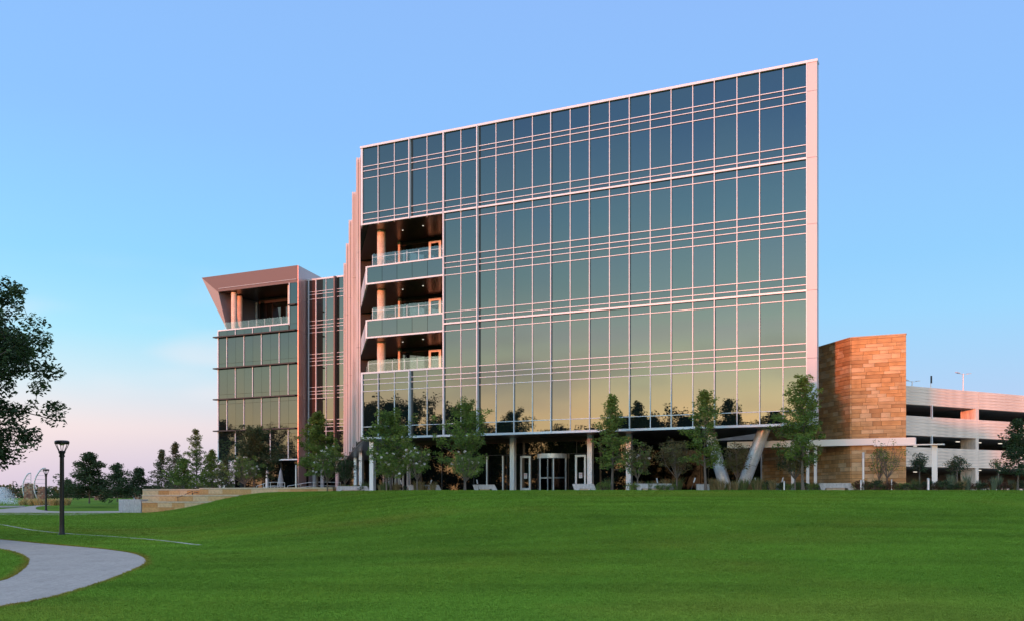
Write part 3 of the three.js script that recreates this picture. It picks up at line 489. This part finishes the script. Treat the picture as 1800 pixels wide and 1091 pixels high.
myrtle(818, 68, 792, 56, { seed: 18, flowers: .10, gap: .35 }, 'sparse white flecked small tree before the spreading oak');
myrtle(1121, 65, 770, 54, { seed: 25, colours: OLIVE.concat(GREEN), gap: .2, flowers: .04 }, 'olive green small tree right of the pointed bright oak');
myrtle(1190, 64.5, 768, 66, { seed: 26, colours: OLIVE, gap: .12, limbs: 16 }, 'brownish vase shaped small tree under the overhang');
myrtle(1296, 65.2, 772, 56, { seed: 27, colours: OLIVE, gap: .25 }, 'thin brownish small tree between the V columns');
myrtle(1398, 61.5, 775, 60, { seed: 28, colours: OLIVE.concat(DARK), gap: .4 }, 'bare stemmed small tree before the tall leafy oak');
myrtle(1546, 63.0, 778, 40, { seed: 30, gap: .55, dens: 10, limbs: 9 }, 'sparse left twin of two slender trees at the stone wing');
myrtle(1560, 62.4, 768, 66, { seed: 40, gap: .5, dens: 11, limbs: 11 }, 'sparse right twin of two slender trees at the stone wing');
myrtle(1617, 72, 797, 34, { seed: 44, colours: DARK, dens: 12, fork: 1.6 }, 'small round topped tree left of the white canopy post');
myrtle(1683, 72, 799, 44, { seed: 45, colours: DARK, dens: 12, fork: 1.5 }, 'small flat topped tree right of the white canopy post');
myrtle(1756, 72, 800, 34, { seed: 46, gap: .97, fork: 1.6 }, 'bare leafless small tree before the garage');
// trees in the left distance
function leftTree(px, z, topPx, basePx, wPx, o, label, name) {
  const s = FOCAL / z, y = -(basePx - HORIZON) / s, h = (basePx - topPx) / s, rad = wPx / 2 / s * 1.35;
  const geo = leaderTree({ h, rad, base: o.base ?? h * .15, prof: o.prof || cone, limbs: o.limbs || 48, up: o.up || (t => .02 + t * .55), leaf: o.leaf || .28, clump: o.clump || .5, dens: (o.dens || 15) * 1.8, colours: o.colours || DARK.concat([[.06, .105, .04]]), gap: o.gap ?? .18, step: .5, trunk: o.trunk, seed: o.seed });
  return plant(name, geo, M.bark, at(px, z), Math.min(y, o.y ?? y), -z, 0, label, 'tree', o.group || 'trees in the left distance');
}
leftTree(156, 118, 797, 882, 66, { seed: 51, limbs: 66, dens: 18 }, 'largest dark cone shaped oak beyond the far path', 'oak_tree');
leftTree(205, 132, 815, 880, 48, { seed: 52, limbs: 54 }, 'middle dark oak of the three beyond the concrete block', 'oak_tree');
leftTree(244, 138, 823, 878, 46, { seed: 53, limbs: 50 }, 'right dark oak of the three, beside the limestone wall', 'oak_tree');
leftTree(119, 165, 844, 879, 26, { seed: 54, limbs: 30, clump: .5 }, 'small far oak just right of the near lamp post', 'oak_tree');
for (const [px, z, t, w, sd, gap, c, lab] of [[284, 113, 790, 36, 61, .3, PALE, 'leftmost airy cypress behind the limestone wall'], [307, 117, 775, 34, 62, .25, PALE, 'second airy cypress from the left behind the limestone wall'], [345, 115, 752, 56, 63, .12, PALE.concat(GREEN), 'tallest airy cypress behind the limestone wall'], [372, 112, 790, 44, 64, .1, GREEN, 'rightmost green cypress next to the tower corner'], [322, 110, 806, 44, 65, .1, GREEN, 'low bushy cypress between the airy ones'], [396, 108, 806, 30, 66, .4, PALE, 'thin pale cypress before the tower corner']])
  leftTree(px, z, t, 866, w, { seed: sd, gap, colours: c, prof: cone, clump: .3, leaf: .2, dens: 13, y: PLAZA, base: .5, limbs: 60, up: u => .35 + u * .4, group: 'cypresses behind the limestone wall' }, lab, 'cypress_tree');
// near tree whose boughs reach in from the left
{
  const z = 37, geo = leaderTree({ seed: 71, h: 10.1, rad: 4.1, base: 2.9, prof: t => Math.pow(Math.sin(Math.PI * (.2 + .76 * t)), .8), limbs: 150, up: t => .1 + t * .6, leaf: .19, aspect: .55, clump: .44, dens: 84, colours: DARK, gap: .06, step: .42, droop: -.12, trunk: .2, bare: .3 });
  plant('elm_tree', geo, M.bark, -22.6, -1.7, -z, 2.1, 'large dark leafy tree reaching in from the left edge', 'tree');
}
// belt of trees beside and behind the camera: mirrored in the glass, and shading the lawn
{
  const kinds = [81, 82, 83].map((seed, k) => leaderTree({ seed, h: 12, rad: 4.6 - k * .3, base: .5, prof: k === 1 ? t => egg(t) : t => Math.pow(Math.sin(Math.PI * (.25 + .72 * t)), .7), limbs: 84, up: t => .05 + t * .75, leaf: .42, clump: .8, dens: 30, colours: DARK, gap: .06, step: .7, trunk: .2, bare: .2 }));
  const spots = [];                                        // front row, then rear row: [x, metres ahead, height of the top above eye level]
  [[-38, -88, 18], [-47, -82, 15.8], [-56, -78, 16.4], [-65, -74, 15.8], [-74, -69.5, 16.8], [-83, -65, 17.8], [-92, -60, 17.2], [-101, -54.5, 18.8], [-110, -48.5, 18.2], [-119, -42, 15.6], [-127, -35, 15.2], [-135, -27.5, 17.4], [-143, -19.5, 21.6], [-150, -11, 22.4], [-157, -2, 21.2], [-164, 7.5, 22.8], [-171, 17, 21.6], [-184, 30, 23], [-193, 41, 22], [-203, 52, 21], [-213, 64, 22]].forEach(p => spots.push(p));
  [[-58, -90, 16.6], [-78, -79, 17.2], [-97, -68, 18.4], [-115, -57, 18], [-131, -43, 16.4], [-148, -26, 21], [-160, -10, 23], [-172, 6, 22.4]].forEach(p => spots.push(p));
  const words = ['nearest', 'second', 'third', 'fourth', 'fifth', 'sixth', 'seventh', 'eighth', 'ninth', 'tenth', 'eleventh', 'twelfth', 'thirteenth', 'fourteenth', 'fifteenth', 'sixteenth', 'seventeenth', 'eighteenth', 'nineteenth', 'twentieth', 'farthest'];
  spots.forEach(([x, z, top], i) => { const hh = (top + 1.68 + .2) / 12; const k = kinds[i % 3]; const g = thing('belt_tree', x, land(x, z), -z, i * 1.7); g.scale.set(1.5, hh, 1.5); mesh('trunk', k.wood, M.bark, g); mesh('crown', k.crown, M.leaf, g); tag(g, i < 21 ? `dark tree mirrored in the glass, ${words[i]} in the front row from the camera` : `dark tree in the rear row mirrored in the glass, ${words[i - 21]} from the camera`, 'tree', 'tree belt mirrored in the facade'); });
}
{ // distant wood on the left horizon
  const R = rng(91), pts = []; for (let i = 0; i < 900; i++) { const x = -190 + R() * 150, z = 262 + R() * 30, y = land(x, z), h = 2.2 + 2.2 * (fbm(x * .06, 3) + .4); pts.push([new V3(x, y + R() * Math.max(1.2, h), -z), 1.2, 12]); }
  const m = mesh('distant_wood', leafCloud(pts, { leaf: 1.1, aspect: .6, colours: [[.045, .085, .035], [.055, .095, .04], [.05, .08, .045]] }, R), M.leaf, scene); m.userData = { kind: 'stuff', label: 'low band of far woodland along the left horizon', category: 'woodland' };
}

// ---------------------------------------------------------------- left garden: walls, lamps, pillars, fountain
function lamp(px, z, baseY, h, label) {
  const g = thing('street_lamp', at(px, z), baseY, -z, 0); tag(g, label, 'street lamp', 'black path lamps');
  mesh('post', new THREE.LatheGeometry([[.16, 0], [.16, .05], [.115, .12], [.10, .5], [.09, h - .75], [.13, h - .70], [.10, h - .62], [.15, h - .52], [.15, h - .46], [.05, h - .45]].map(p => new THREE.Vector2(...p)), 20), M.blackPost, g);
  mesh('cap', new THREE.LatheGeometry([[.0, h - .02], [.22, h], [.29, h - .02], [.31, h - .07], [.30, h - .16], [.27, h - .16], [.27, h - .10], [0, h - .10]].map(p => new THREE.Vector2(...p)), 28), M.blackPost, g);
  for (let k = 0; k < 6; k++) { const a = k * Math.PI / 3 + .3, P = (r, y) => new V3(Math.cos(a) * r, y, Math.sin(a) * r); mesh('rib', tubeGeo([P(.13, h - .48), P(.18, h - .38), P(.25, h - .24), P(.285, h - .13)], .016, 8, 6), M.blackPost, g); }
  mesh('lens', new THREE.LatheGeometry([[.0, h - .22], [.09, h - .21], [.15, h - .13], [.15, h - .105]].map(p => new THREE.Vector2(...p)), 20), M.frost, g);
}
lamp(108, 43.2, -1.70, 4.2, 'black lantern lamp post standing on the near lawn'); lamp(80, 99, land(at(80, 99), 99), 4.2, 'smaller black lantern lamp post by the far path');
{
  const z = 190, g = thing('road_lamp', at(22, z), land(at(22, z), z), -z, 0); tag(g, 'tiny distant road lamp with side arm beyond the fountain', 'street lamp'); mesh('pole', new THREE.CylinderGeometry(.06, .08, 3.6, 8), M.darkMetal, g).position.y = 1.8; mesh('arm', tubeGeo([new V3(0, 3.3, 0), new V3(.4, 3.55, 0), new V3(.7, 3.2, 0)], .04), M.darkMetal, g); mesh('lamp_head', new THREE.ConeGeometry(.3, .4, 12), M.darkMetal, g).position.set(.7, 3.0, 0);
}
function blockWall(name, x0, z0, x1, z1, y0, y1, th, course, label, len = 1.1, seed = 1, cap = true) {
  const R = rng(seed), dx = x1 - x0, dz = z1 - z0, L = Math.hypot(dx, dz), g = thing(name, x0, y0, -z0, Math.atan2(dz, dx)); tag(g, label, 'wall');
  const n = Math.max(1, Math.round((y1 - y0 - (cap ? .14 : 0)) / course)), h = (y1 - y0 - (cap ? .14 : 0)) / n;
  bx(g, 'wall_core', M.mulch, .02, L - .02, y0, y1 - .02, -th + .03, -.05);
  for (let k = 0; k < n; k++) for (let a = 0; a < L - .01;) { let l = len * (.6 + R() * .8); if (L - a - l < .3) l = L - a; bx(g, 'block', M.lime[Math.floor(R() * 5)], a + .006, a + l - .006, y0 + k * h + .005, y0 + (k + 1) * h - .005, -th, R() * .015); a += l; }
  if (cap) for (let a = 0; a < L - .01;) { const l = Math.min(2.2, L - a); bx(g, 'cap_stone', M.limeCap, a + .004, a + l - .004, y1 - .13, y1, -th - .02, .04); a += l; }
  return g;
}
blockWall('limestone_wall', at(350, 90.6), 90.6, at(585, 84.6), 84.6, -.9, (HORIZON - 856) / FOCAL * 86, .5, .42, 'long tan limestone wall in front of the tower terrace', 1.3, 7);
blockWall('limestone_wall', at(250, 92.2), 92.2, at(352, 91), 91, -1.5, (HORIZON - 858.8) / FOCAL * 91, .5, .42, 'left end limestone wall stepping down beside the concrete block', 1.2, 8);
blockWall('limestone_step_wall', at(249, 90.6), 90.6, at(420, 86.2), 86.2, -1.6, (HORIZON - 869) / FOCAL * 90, .5, .38, 'upper low limestone seat tier with dark handrail', 1.5, 9);
blockWall('limestone_step_wall', at(249, 88.2), 88.2, at(380, 84.8), 84.8, -1.7, (HORIZON - 880.5) / FOCAL * 88, .5, .38, 'lowest limestone seat tier rising out of the lawn', 1.5, 10);
{
  const z = 89, x0 = at(208, z), x1 = at(255, 86.5), g = thing('concrete_block', x0, -1.75, -z, Math.atan2(-2.5, x1 - x0) * -1); tag(g, 'grey cast concrete plinth at the left end of the tiers', 'plinth'); g.rotation.y = -.35;
  bx(g, 'slab', M.concrete, 0, 1.2, -1.75, (HORIZON - 877) / FOCAL * 88, -.9, 0); bx(g, 'slab', M.concrete, 1.215, 2.5, -1.75, (HORIZON - 877) / FOCAL * 88, -.9, 0);
}
{
  const z = 88.5, y = (HORIZON - 869) / FOCAL * 90 + .02, g = thing('handrail', at(310, z), -.9, -z, 0); tag(g, 'dark sloping handrail on the limestone tiers', 'handrail');
  mesh('rail', tubeGeo([new V3(0, .85, 0), new V3(.2, .9, 0), new V3(1.2, 1.45, -.8)], .025, 16), M.darkMetal, g); for (const [x, yy, zz] of [[.1, .88, -.02], [1.15, 1.42, -.76]]) { const p = mesh('rail_post', new THREE.CylinderGeometry(.022, .022, yy, 8), M.darkMetal, g); p.position.set(x, yy / 2, zz); }
  const h = thing('handrail', at(338, z), -.9, -z, 0); tag(h, 'short upright dark rail right of the sloping handrail', 'handrail'); const p = mesh('rail_post', new THREE.CylinderGeometry(.035, .035, 1.25, 8), M.darkMetal, h); p.position.y = .62; const q = mesh('rail', tubeGeo([new V3(0, 1.24, 0), new V3(.12, 1.3, -.2), new V3(.3, 1.3, -.6)], .03), M.darkMetal, h);
}
function pillar(px, z, topPx, wPx, label, seed) {
  const s = FOCAL / z, x = at(px, z), y = land(x, z), h = (HORIZON - topPx) / s - y, w = wPx / s, R = rng(seed), g = thing('stone_pillar', x, y - .1, -z, .3); tag(g, label, 'pillar', 'rough stone pillars beyond the path');
  mesh('pillar_core', new THREE.CylinderGeometry(w * .40, w * .54, h, 4, 1), M.mulch, g).position.y = h / 2; g.children[0].rotation.y = Math.PI / 4;
  const cols = [[.34, .15, .10], [.42, .24, .15], [.24, .12, .09], [.38, .28, .20]].map(c => std(c, .9));
  for (let k = 0, n = Math.round(h / .3); k < n; k++) for (let f = 0; f < 4; f++) for (let i = 0; i < 4; i++) { const half = w * (.39 - .1 * k / n) , r = mesh('stone', boxGeo(w * .2, .27, .12), cols[Math.floor(R() * 4)], g), o = (i - 1.5) * half * .5, a = f * Math.PI / 2; r.position.set(Math.cos(a) * half + Math.sin(a) * o, (k + .5) * h / n, Math.sin(a) * half - Math.cos(a) * o); r.rotation.y = -a + Math.PI / 2 + (R() - .5) * .15; r.scale.set(.8 + R() * .35, .8 + R() * .35, 1 + R()); }
}
pillar(50, 158, 848, 17, 'taller reddish stone pillar nearest the fountain', 1); pillar(73, 150, 854, 16, 'reddish stone pillar behind the small lamp post', 2); pillar(175, 165, 864, 19, 'squat stone pillar under the largest dark oak', 3); pillar(240, 160, 864, 14, 'squat stone pillar left of the limestone wall', 4);
function sail(px, z, topPx, wPx, label) {
  const s = FOCAL / z, x = at(px, z), y = land(x, z), h = (HORIZON - topPx) / s - y, w = wPx / s, g = thing('arched_sculpture', x, y, -z, .25); tag(g, label, 'sculpture', 'curved steel sail sculptures');
  mesh('curved_mast', tubeGeo([new V3(w * .25, 0, 0), new V3(-w * .15, h * .35, 0), new V3(-.02 * w, h * .7, 0), new V3(w * .6, h * .98, 0), new V3(w * .95, h, 0)], .1, 24, 8), M.post, g); mesh('straight_mast', new THREE.CylinderGeometry(.05, .05, h * .85, 6), M.post, g).position.set(w * .95, h * .575, 0);
  for (let k = 0; k < 6; k++) { const t = .3 + k * .12, x0 = k < 3 ? -.1 * w : (k - 2.6) * .12 * w, m = mesh('rung', new THREE.CylinderGeometry(.025, .025, w * .95 - x0, 5), M.post, g); m.rotation.z = Math.PI / 2; m.position.set((w * .95 + x0) / 2, h * t, 0); }
}
sail(62, 150, 822, 17, 'tall curved steel sail frame behind the small lamp post'); sail(41, 160, 831, 12, 'fainter curved steel sail frame next to the fountain spray');
{ const z = 150, g = thing('leaning_rod', at(233, z), land(at(233, z), z), -z, 0); tag(g, 'pale leaning curved rod at the squat pillar left of the wall', 'sculpture'); mesh('rod', tubeGeo([new V3(.4, 0, 0), new V3(.1, .6, 0), new V3(-.3, 1.5, 0)], .07), M.whitePanel, g); }
{ // fountain
  const z = 118, x = at(-4, z), y = land(x, z), g = thing('fountain', x, y, -z, 0), R = rng(77); tag(g, 'fountain spray and pool at the far left edge', 'fountain');
  mesh('pool_rim', new THREE.LatheGeometry([[2.6, 0], [2.6, .16], [2.9, .16], [2.9, 0]].map(p => new THREE.Vector2(...p)), 40), M.concrete, g); const w = mesh('water', new THREE.CircleGeometry(2.6, 40), std([.25, .3, .32], .08, .0), g); w.rotation.x = -Math.PI / 2; w.position.y = .12;
  const n = 6000, im = new THREE.InstancedMesh(new THREE.IcosahedronGeometry(.022, 0), new THREE.MeshStandardMaterial({ color: rgb(.85, .88, .92), roughness: .5 }), n), m = new THREE.Matrix4();
  for (let i = 0; i < n; i++) { const a = R() * 6.283, t = R(), r = .15 + 1.9 * t * (.6 + .6 * R()), hh = 2.3 * (1 - (t * 2 * .6 - .35) ** 2) * (.25 + .75 * R()); m.makeTranslation(Math.cos(a) * r, .15 + Math.max(.02, hh), Math.sin(a) * r); im.setMatrixAt(i, m); }
  im.name = 'spray'; im.userData.kind = 'stuff'; g.add(shade(im));
}

// ---------------------------------------------------------------- plaza furniture
function bench(px0, px1, z, label, seed) {
  const x0 = at(px0, z), L = at(px1, z) - x0, g = thing('concrete_bench', x0, PLAZA, -z, 0); tag(g, label, 'bench', 'angled concrete benches along the lawn');
  const H = .46, s = new THREE.Shape([[0, H], [L - .25, H], [L, 0], [L - .35, 0], [L - .45, .16], [.42, .16], [.36, 0], [.16, 0]].map(p => new THREE.Vector2(...p)));
  const e = new THREE.ExtrudeGeometry(s, { depth: .55, bevelEnabled: true, bevelSize: .012, bevelThickness: .012, bevelSegments: 2 }); e.translate(0, .0, -.55); mesh('bench_body', e, M.benchConcrete, g); bx(g, 'base', M.limeCap, .5, L - .6, PLAZA, PLAZA + .15, -.5, -.06);
}
bench(591, 650, 80, 'angled concrete bench beside the limestone wall end'); bench(716, 776, 71.5, 'angled concrete bench right of the dense oak'); bench(831, 875, 70, 'short angled concrete bench left of the entrance'); bench(1007, 1050, 66.5, 'short angled concrete bench right of the revolving door'); bench(1117, 1187, 64.8, 'long angled concrete bench under the overhang'); bench(1308, 1376, 63.6, 'long concrete bench right of the V columns'); bench(1440, 1503, 62.2, 'concrete bench at the foot of the stone wing');
{ const g = thing('planter_block', at(1226, 63.5), PLAZA, -63.5, 0); tag(g, 'small pale concrete cube at the oak left of the V columns', 'block'); bx(g, 'cube', M.benchConcrete, 0, .8, PLAZA, PLAZA + .4, -.4, 0); bx(g, 'cube_cap', M.benchConcrete, -.02, .82, PLAZA + .4, PLAZA + .43, -.42, .02); }
function pole(px, z, topPx, r, label, name = 'light_column') {
  const h = (HORIZON - topPx) / FOCAL * z - PLAZA, g = thing(name, at(px, z), PLAZA, -z, 0); tag(g, label, name === 'bollard' ? 'bollard' : 'light', name === 'bollard' ? 'low bollards' : 'slim light columns'); mesh('shaft', new THREE.CylinderGeometry(r, r, h, 14), M.alum, g).position.y = h / 2; mesh('head', new THREE.CylinderGeometry(r * 1.03, r * 1.03, h * .16, 14), M.whitePanel, g).position.y = h * .93; mesh('base_plate', new THREE.CylinderGeometry(r * 1.6, r * 1.6, .03, 14), M.darkMetal, g).position.y = .015;
}
pole(520, 88, 817, .07, 'slim light column on the terrace before the tower'); pole(1518, 62, 795, .07, 'slim light column at the stone wing corner');
pole(1632.5, 61.5, 840, .075, 'white bollard in the shrubs before the garage', 'bollard'); pole(1514, 61.5, 843, .05, 'thin short bollard left of the stone wing light column', 'bollard'); pole(1568, 61.5, 842, .04, 'thin short brown bollard right of the twin trees', 'bollard'); pole(1379, 61.6, 845, .05, 'short bollard right of the long bench by the V columns', 'bollard');
[[708, 71, 'left of the entrance bench row'], [752, 70.6, 'behind the bench right of the dense oak'], [842, 69.4, 'behind the short bench left of the entrance'], [1101, 65.4, 'left of the long bench under the overhang'], [1159, 64.4, 'behind the long bench under the overhang'], [1215, 63.2, 'left of the small concrete cube'], [1332, 63, 'behind the bench by the V columns'], [1370, 62.4, 'right of the V columns in the shrubs']].forEach(([px, z, w], i) => {
  const g = thing('garden_uplight', at(px, z), PLAZA, -z, 0); tag(g, `small pale tilted garden uplight ${w}`, 'light', 'tilted garden uplights'); const t = i % 2 ? .5 : -.3; mesh('stake', frustumGeo(new V3(0, 0, 0), new V3(t * .35, .55, 0), .018, .018, 6), M.darkMetal, g); mesh('lamp_head', frustumGeo(new V3(t * .35, .52, 0), new V3(t * .55, .82, 0), .04, .045, 10), M.whitePanel, g);
});
{ const z = 112, g = thing('patio_umbrella', at(493, z), PLAZA, -z, 0); tag(g, 'closed grey patio umbrella at the foot of the tower', 'umbrella'); mesh('folded_canopy', new THREE.LatheGeometry([[.0, 2.75], [.12, 2.6], [.30, 1.6], [.34, 1.2], [.22, .95], [.28, .75], [.05, .8]].map(p => new THREE.Vector2(...p)), 9), M.concrete, g); mesh('pole', new THREE.CylinderGeometry(.03, .03, 2.9, 8), M.alum, g).position.y = 1.45; mesh('base', new THREE.CylinderGeometry(.35, .4, .12, 16), M.darkMetal, g).position.y = .06; }
{ const z = 111, g = thing('patio_table', at(482, z), PLAZA, -z, 0); tag(g, 'round white patio table left of the closed umbrella', 'table'); mesh('tabletop', new THREE.CylinderGeometry(.5, .5, .04, 20), M.whitePanel, g).position.y = .74; mesh('leg', new THREE.CylinderGeometry(.04, .05, .72, 8), M.alum, g).position.y = .36; mesh('foot', new THREE.CylinderGeometry(.26, .28, .03, 16), M.alum, g).position.y = .015; }
[[450, 500, 92, 'left grey metal handrail on the terrace behind the limestone wall'], [505, 598, 91, 'right grey metal handrail on the terrace behind the limestone wall']].forEach(([p0, p1, z, lab]) => { const x = at(p0, z), L = at(p1, z) - x, g = thing('terrace_handrail', x, PLAZA, -z, 0); tag(g, lab, 'handrail', 'terrace handrails'); for (const h of [.95, .6]) mesh('rail', tubeGeo([new V3(0, h - .35, 0), new V3(L * .45, h, 0), new V3(L, h, 0)], .022, 14), M.post, g); for (let k = 0; k < 5; k++) { const hh = .6 + .35 * Math.min(1, k / 2); const p = mesh('rail_post', new THREE.CylinderGeometry(.022, .022, hh, 8), M.post, g); p.position.set(L * k / 4, hh / 2, 0); } });

// ---------------------------------------------------------------- shrubs and grasses
function tuftGeo(seed, n, h, w, cols, spread) { const R = rng(seed), pos = [], col = []; for (let i = 0; i < n; i++) { const a = R() * 6.283, r = Math.sqrt(R()) * spread * .35, x = Math.cos(a) * r, z = Math.sin(a) * r, hh = h * (.55 + R() * .5), l = (R() * .7 + .15) * spread, b = R() * 6.283, c = cols[Math.floor(R() * cols.length)], k = .8 + R() * .4, ex = x + Math.cos(a) * l, ez = z + Math.sin(a) * l, wx = Math.cos(b) * w, wz = Math.sin(b) * w, mx = x + Math.cos(a) * l * .35, mz = z + Math.sin(a) * l * .35; pos.push(x - wx, -.03, z - wz, x + wx, -.03, z + wz, mx + wx * .8, hh * .65, mz + wz * .8, x - wx, -.03, z - wz, mx + wx * .8, hh * .65, mz + wz * .8, mx - wx * .8, hh * .65, mz - wz * .8, mx - wx * .8, hh * .65, mz - wz * .8, mx + wx * .8, hh * .65, mz + wz * .8, ex, hh, ez); for (let t = 0; t < 9; t++) col.push(c[0] * k, c[1] * k, c[2] * k); } const g = new THREE.BufferGeometry(); g.setAttribute('position', new THREE.Float32BufferAttribute(pos, 3)); g.setAttribute('color', new THREE.Float32BufferAttribute(col, 3)); g.computeVertexNormals(); return g; }
const bush = (seed, cols, w, h) => { const R = rng(seed), p = [], wd = []; for (let i = 0; i < 16; i++) { const a = R() * 6.283, r = Math.sqrt(R()) * w, e = new V3(Math.cos(a) * r, h * (.25 + .6 * R()) * (1 - .4 * r / w), Math.sin(a) * r); p.push([e, .17, 34]); wd.push(frustumGeo(new V3(0, -.05, 0), e, .012, .005, 4)); } return { crown: leafCloud(p, { leaf: .09, colours: cols }, R), stems: mergeGeometries(wd) }; };
{
  const R = rng(101), G = { green_grass: tuftGeo(1, 150, .75, .010, [[.09, .13, .045], [.12, .15, .06]], .45), tan_grass: tuftGeo(2, 150, .7, .010, [[.22, .17, .08], [.16, .14, .06], [.26, .20, .10]], .42), grey_grass: tuftGeo(3, 150, .95, .012, [[.14, .19, .12], [.17, .21, .14]], .32) };
  const B = [bush(5, DARK, .5, .75), bush(6, GREEN, .42, .55), bush(7, [[.12, .05, .03], [.09, .09, .03], [.14, .08, .04]], .45, .65)];
  const put = (px, z, kind, s, label, group) => { const x = at(px, z), g = thing(kind < 3 ? 'ornamental_grass' : 'shrub', x, PLAZA + .015, -z, R() * 6); g.scale.setScalar(s); if (kind < 3) mesh('blades', Object.values(G)[kind], M.grass, g); else { mesh('foliage', B[kind - 3].crown, M.leaf, g); mesh('stems', B[kind - 3].stems, M.bark, g); } tag(g, label, kind < 3 ? 'grass clump' : 'shrub', group); };
  const K = ['green arching grass clump', 'tan arching grass clump', 'upright grey green grass clump', 'dark rounded shrub', 'low bright green shrub', 'reddish brown shrub'];
  const runs = [[594, 650, 6, 82, 79.5, 'in the bed between limestone wall and corner column', [1, 4, 0, 3]], [662, 715, 6, 73, 72.5, 'in the bed under the dense oak', [0, 3, 1]], [728, 766, 4, 70.6, 70.2, 'in front of the bench right of the dense oak', [1, 1, 0]], [1055, 1075, 3, 66.4, 66, 'beside the bench right of the doors', [1, 0, 4]], [1108, 1200, 9, 64.6, 63.8, 'along the long bench under the overhang', [1, 0, 4, 5]], [1250, 1320, 9, 62.6, 62.2, 'at the foot of the V columns', [0, 4, 1, 0]], [1325, 1440, 15, 62.0, 61.6, 'in the bed below the tall leafy oak', [0, 3, 1, 4, 0]], [1504, 1600, 14, 61.8, 61.4, 'in the bed below the twin slender trees', [3, 4, 5, 1]], [1602, 1675, 12, 62.6, 61.6, 'left of the canopy post before the garage', [3, 3, 5, 0]], [1670, 1810, 20, 62.4, 61.3, 'along the bed at the right edge', [2, 5, 0, 1, 3, 2]]];
  for (const [p0, p1, n, z0, z1, where, mix] of runs) for (let i = 0; i < n; i++) { const k = mix[Math.floor(R() * mix.length)], t = (i + R() * .8) / n; put(p0 + (p1 - p0) * t, z0 + (z1 - z0) * t + R() * 1.2, k, .75 + R() * .5, `${K[k]} ${where}`, `${K[k]}s ${where}`); }
  structure(drape('planting_bed', [[9, 61.9], [22, 61.3], [60, 61.2], [60, 64], [22, 63.8], [9, 64.8]], M.mulch, .035, 'dark mulched planting bed along the top of the lawn', 3));
  // golden grass by the fountain path
  const gold = tuftGeo(9, 170, 1.0, .02, [[.55, .40, .17], [.60, .46, .23], [.46, .33, .13]], .7);
  for (let i = 0; i < 22; i++) { const px = 36 + i * 3.9 + R() * 2, z = 126 + R() * 5, x = at(px, z), g = thing('golden_grass', x, land(x, z), -z, R() * 6); g.scale.setScalar(.75 + R() * .35); mesh('blades', gold, M.grass, g); tag(g, 'golden arching grass clump in the row beside the far lamp', 'grass clump', 'golden grass row by the far path'); }
}
{ // blades of the near lawn
  const R = rng(202), inside = (x, z, poly) => { let c = false; for (let i = 0, j = poly.length - 1; i < poly.length; j = i++) { const [xi, zi] = poly[i], [xj, zj] = poly[j]; if ((zi > z) !== (zj > z) && x < (xj - xi) * (z - zi) / (zj - zi) + xi) c = !c; } return c; };
  const blade = tuftGeo(12, 7, .042, .0036, [[.155, .30, .03], [.17, .31, .038], [.135, .265, .028], [.22, .30, .055]], .05);
  const n = 460000, im = new THREE.InstancedMesh(blade, M.grass, n), m = new THREE.Matrix4(), q = new THREE.Quaternion(), s = new V3(), p = new V3(), c = new THREE.Color(); let k = 0;
  for (let i = 0; i < n * 3 && k < n; i++) { const z = 11.5 + 76 * Math.pow(R(), 1.75), x = (R() * 2 - 1) * (.56 * z + .5); if (x < -3 && inside(x, z, nearPath)) continue; const d = 1 + Math.max(0, (z - 14) / 22); const ly = land(x, z); if (ly > .385) continue; p.set(x, ly, -z); q.setFromAxisAngle(UP, R() * 6.283); const f = (.8 + R() * .45); s.set(f * d, f * (1 + .12 * fbm(x * .5, z * .5)), f * d); m.compose(p, q, s); im.setMatrixAt(k, m); const [tr, tg, tb] = turfTone(x, z), v = 1 + .12 * (R() - .5); c.setRGB(tr * v, tg * v, tb * v); im.setColorAt(k, c); k++; }
  im.count = k; im.name = 'lawn_grass'; im.userData = { kind: 'stuff', label: 'short mown grass of the near lawn', category: 'grass' }; scene.add(shade(im));
}
renderer.render(scene, camera);
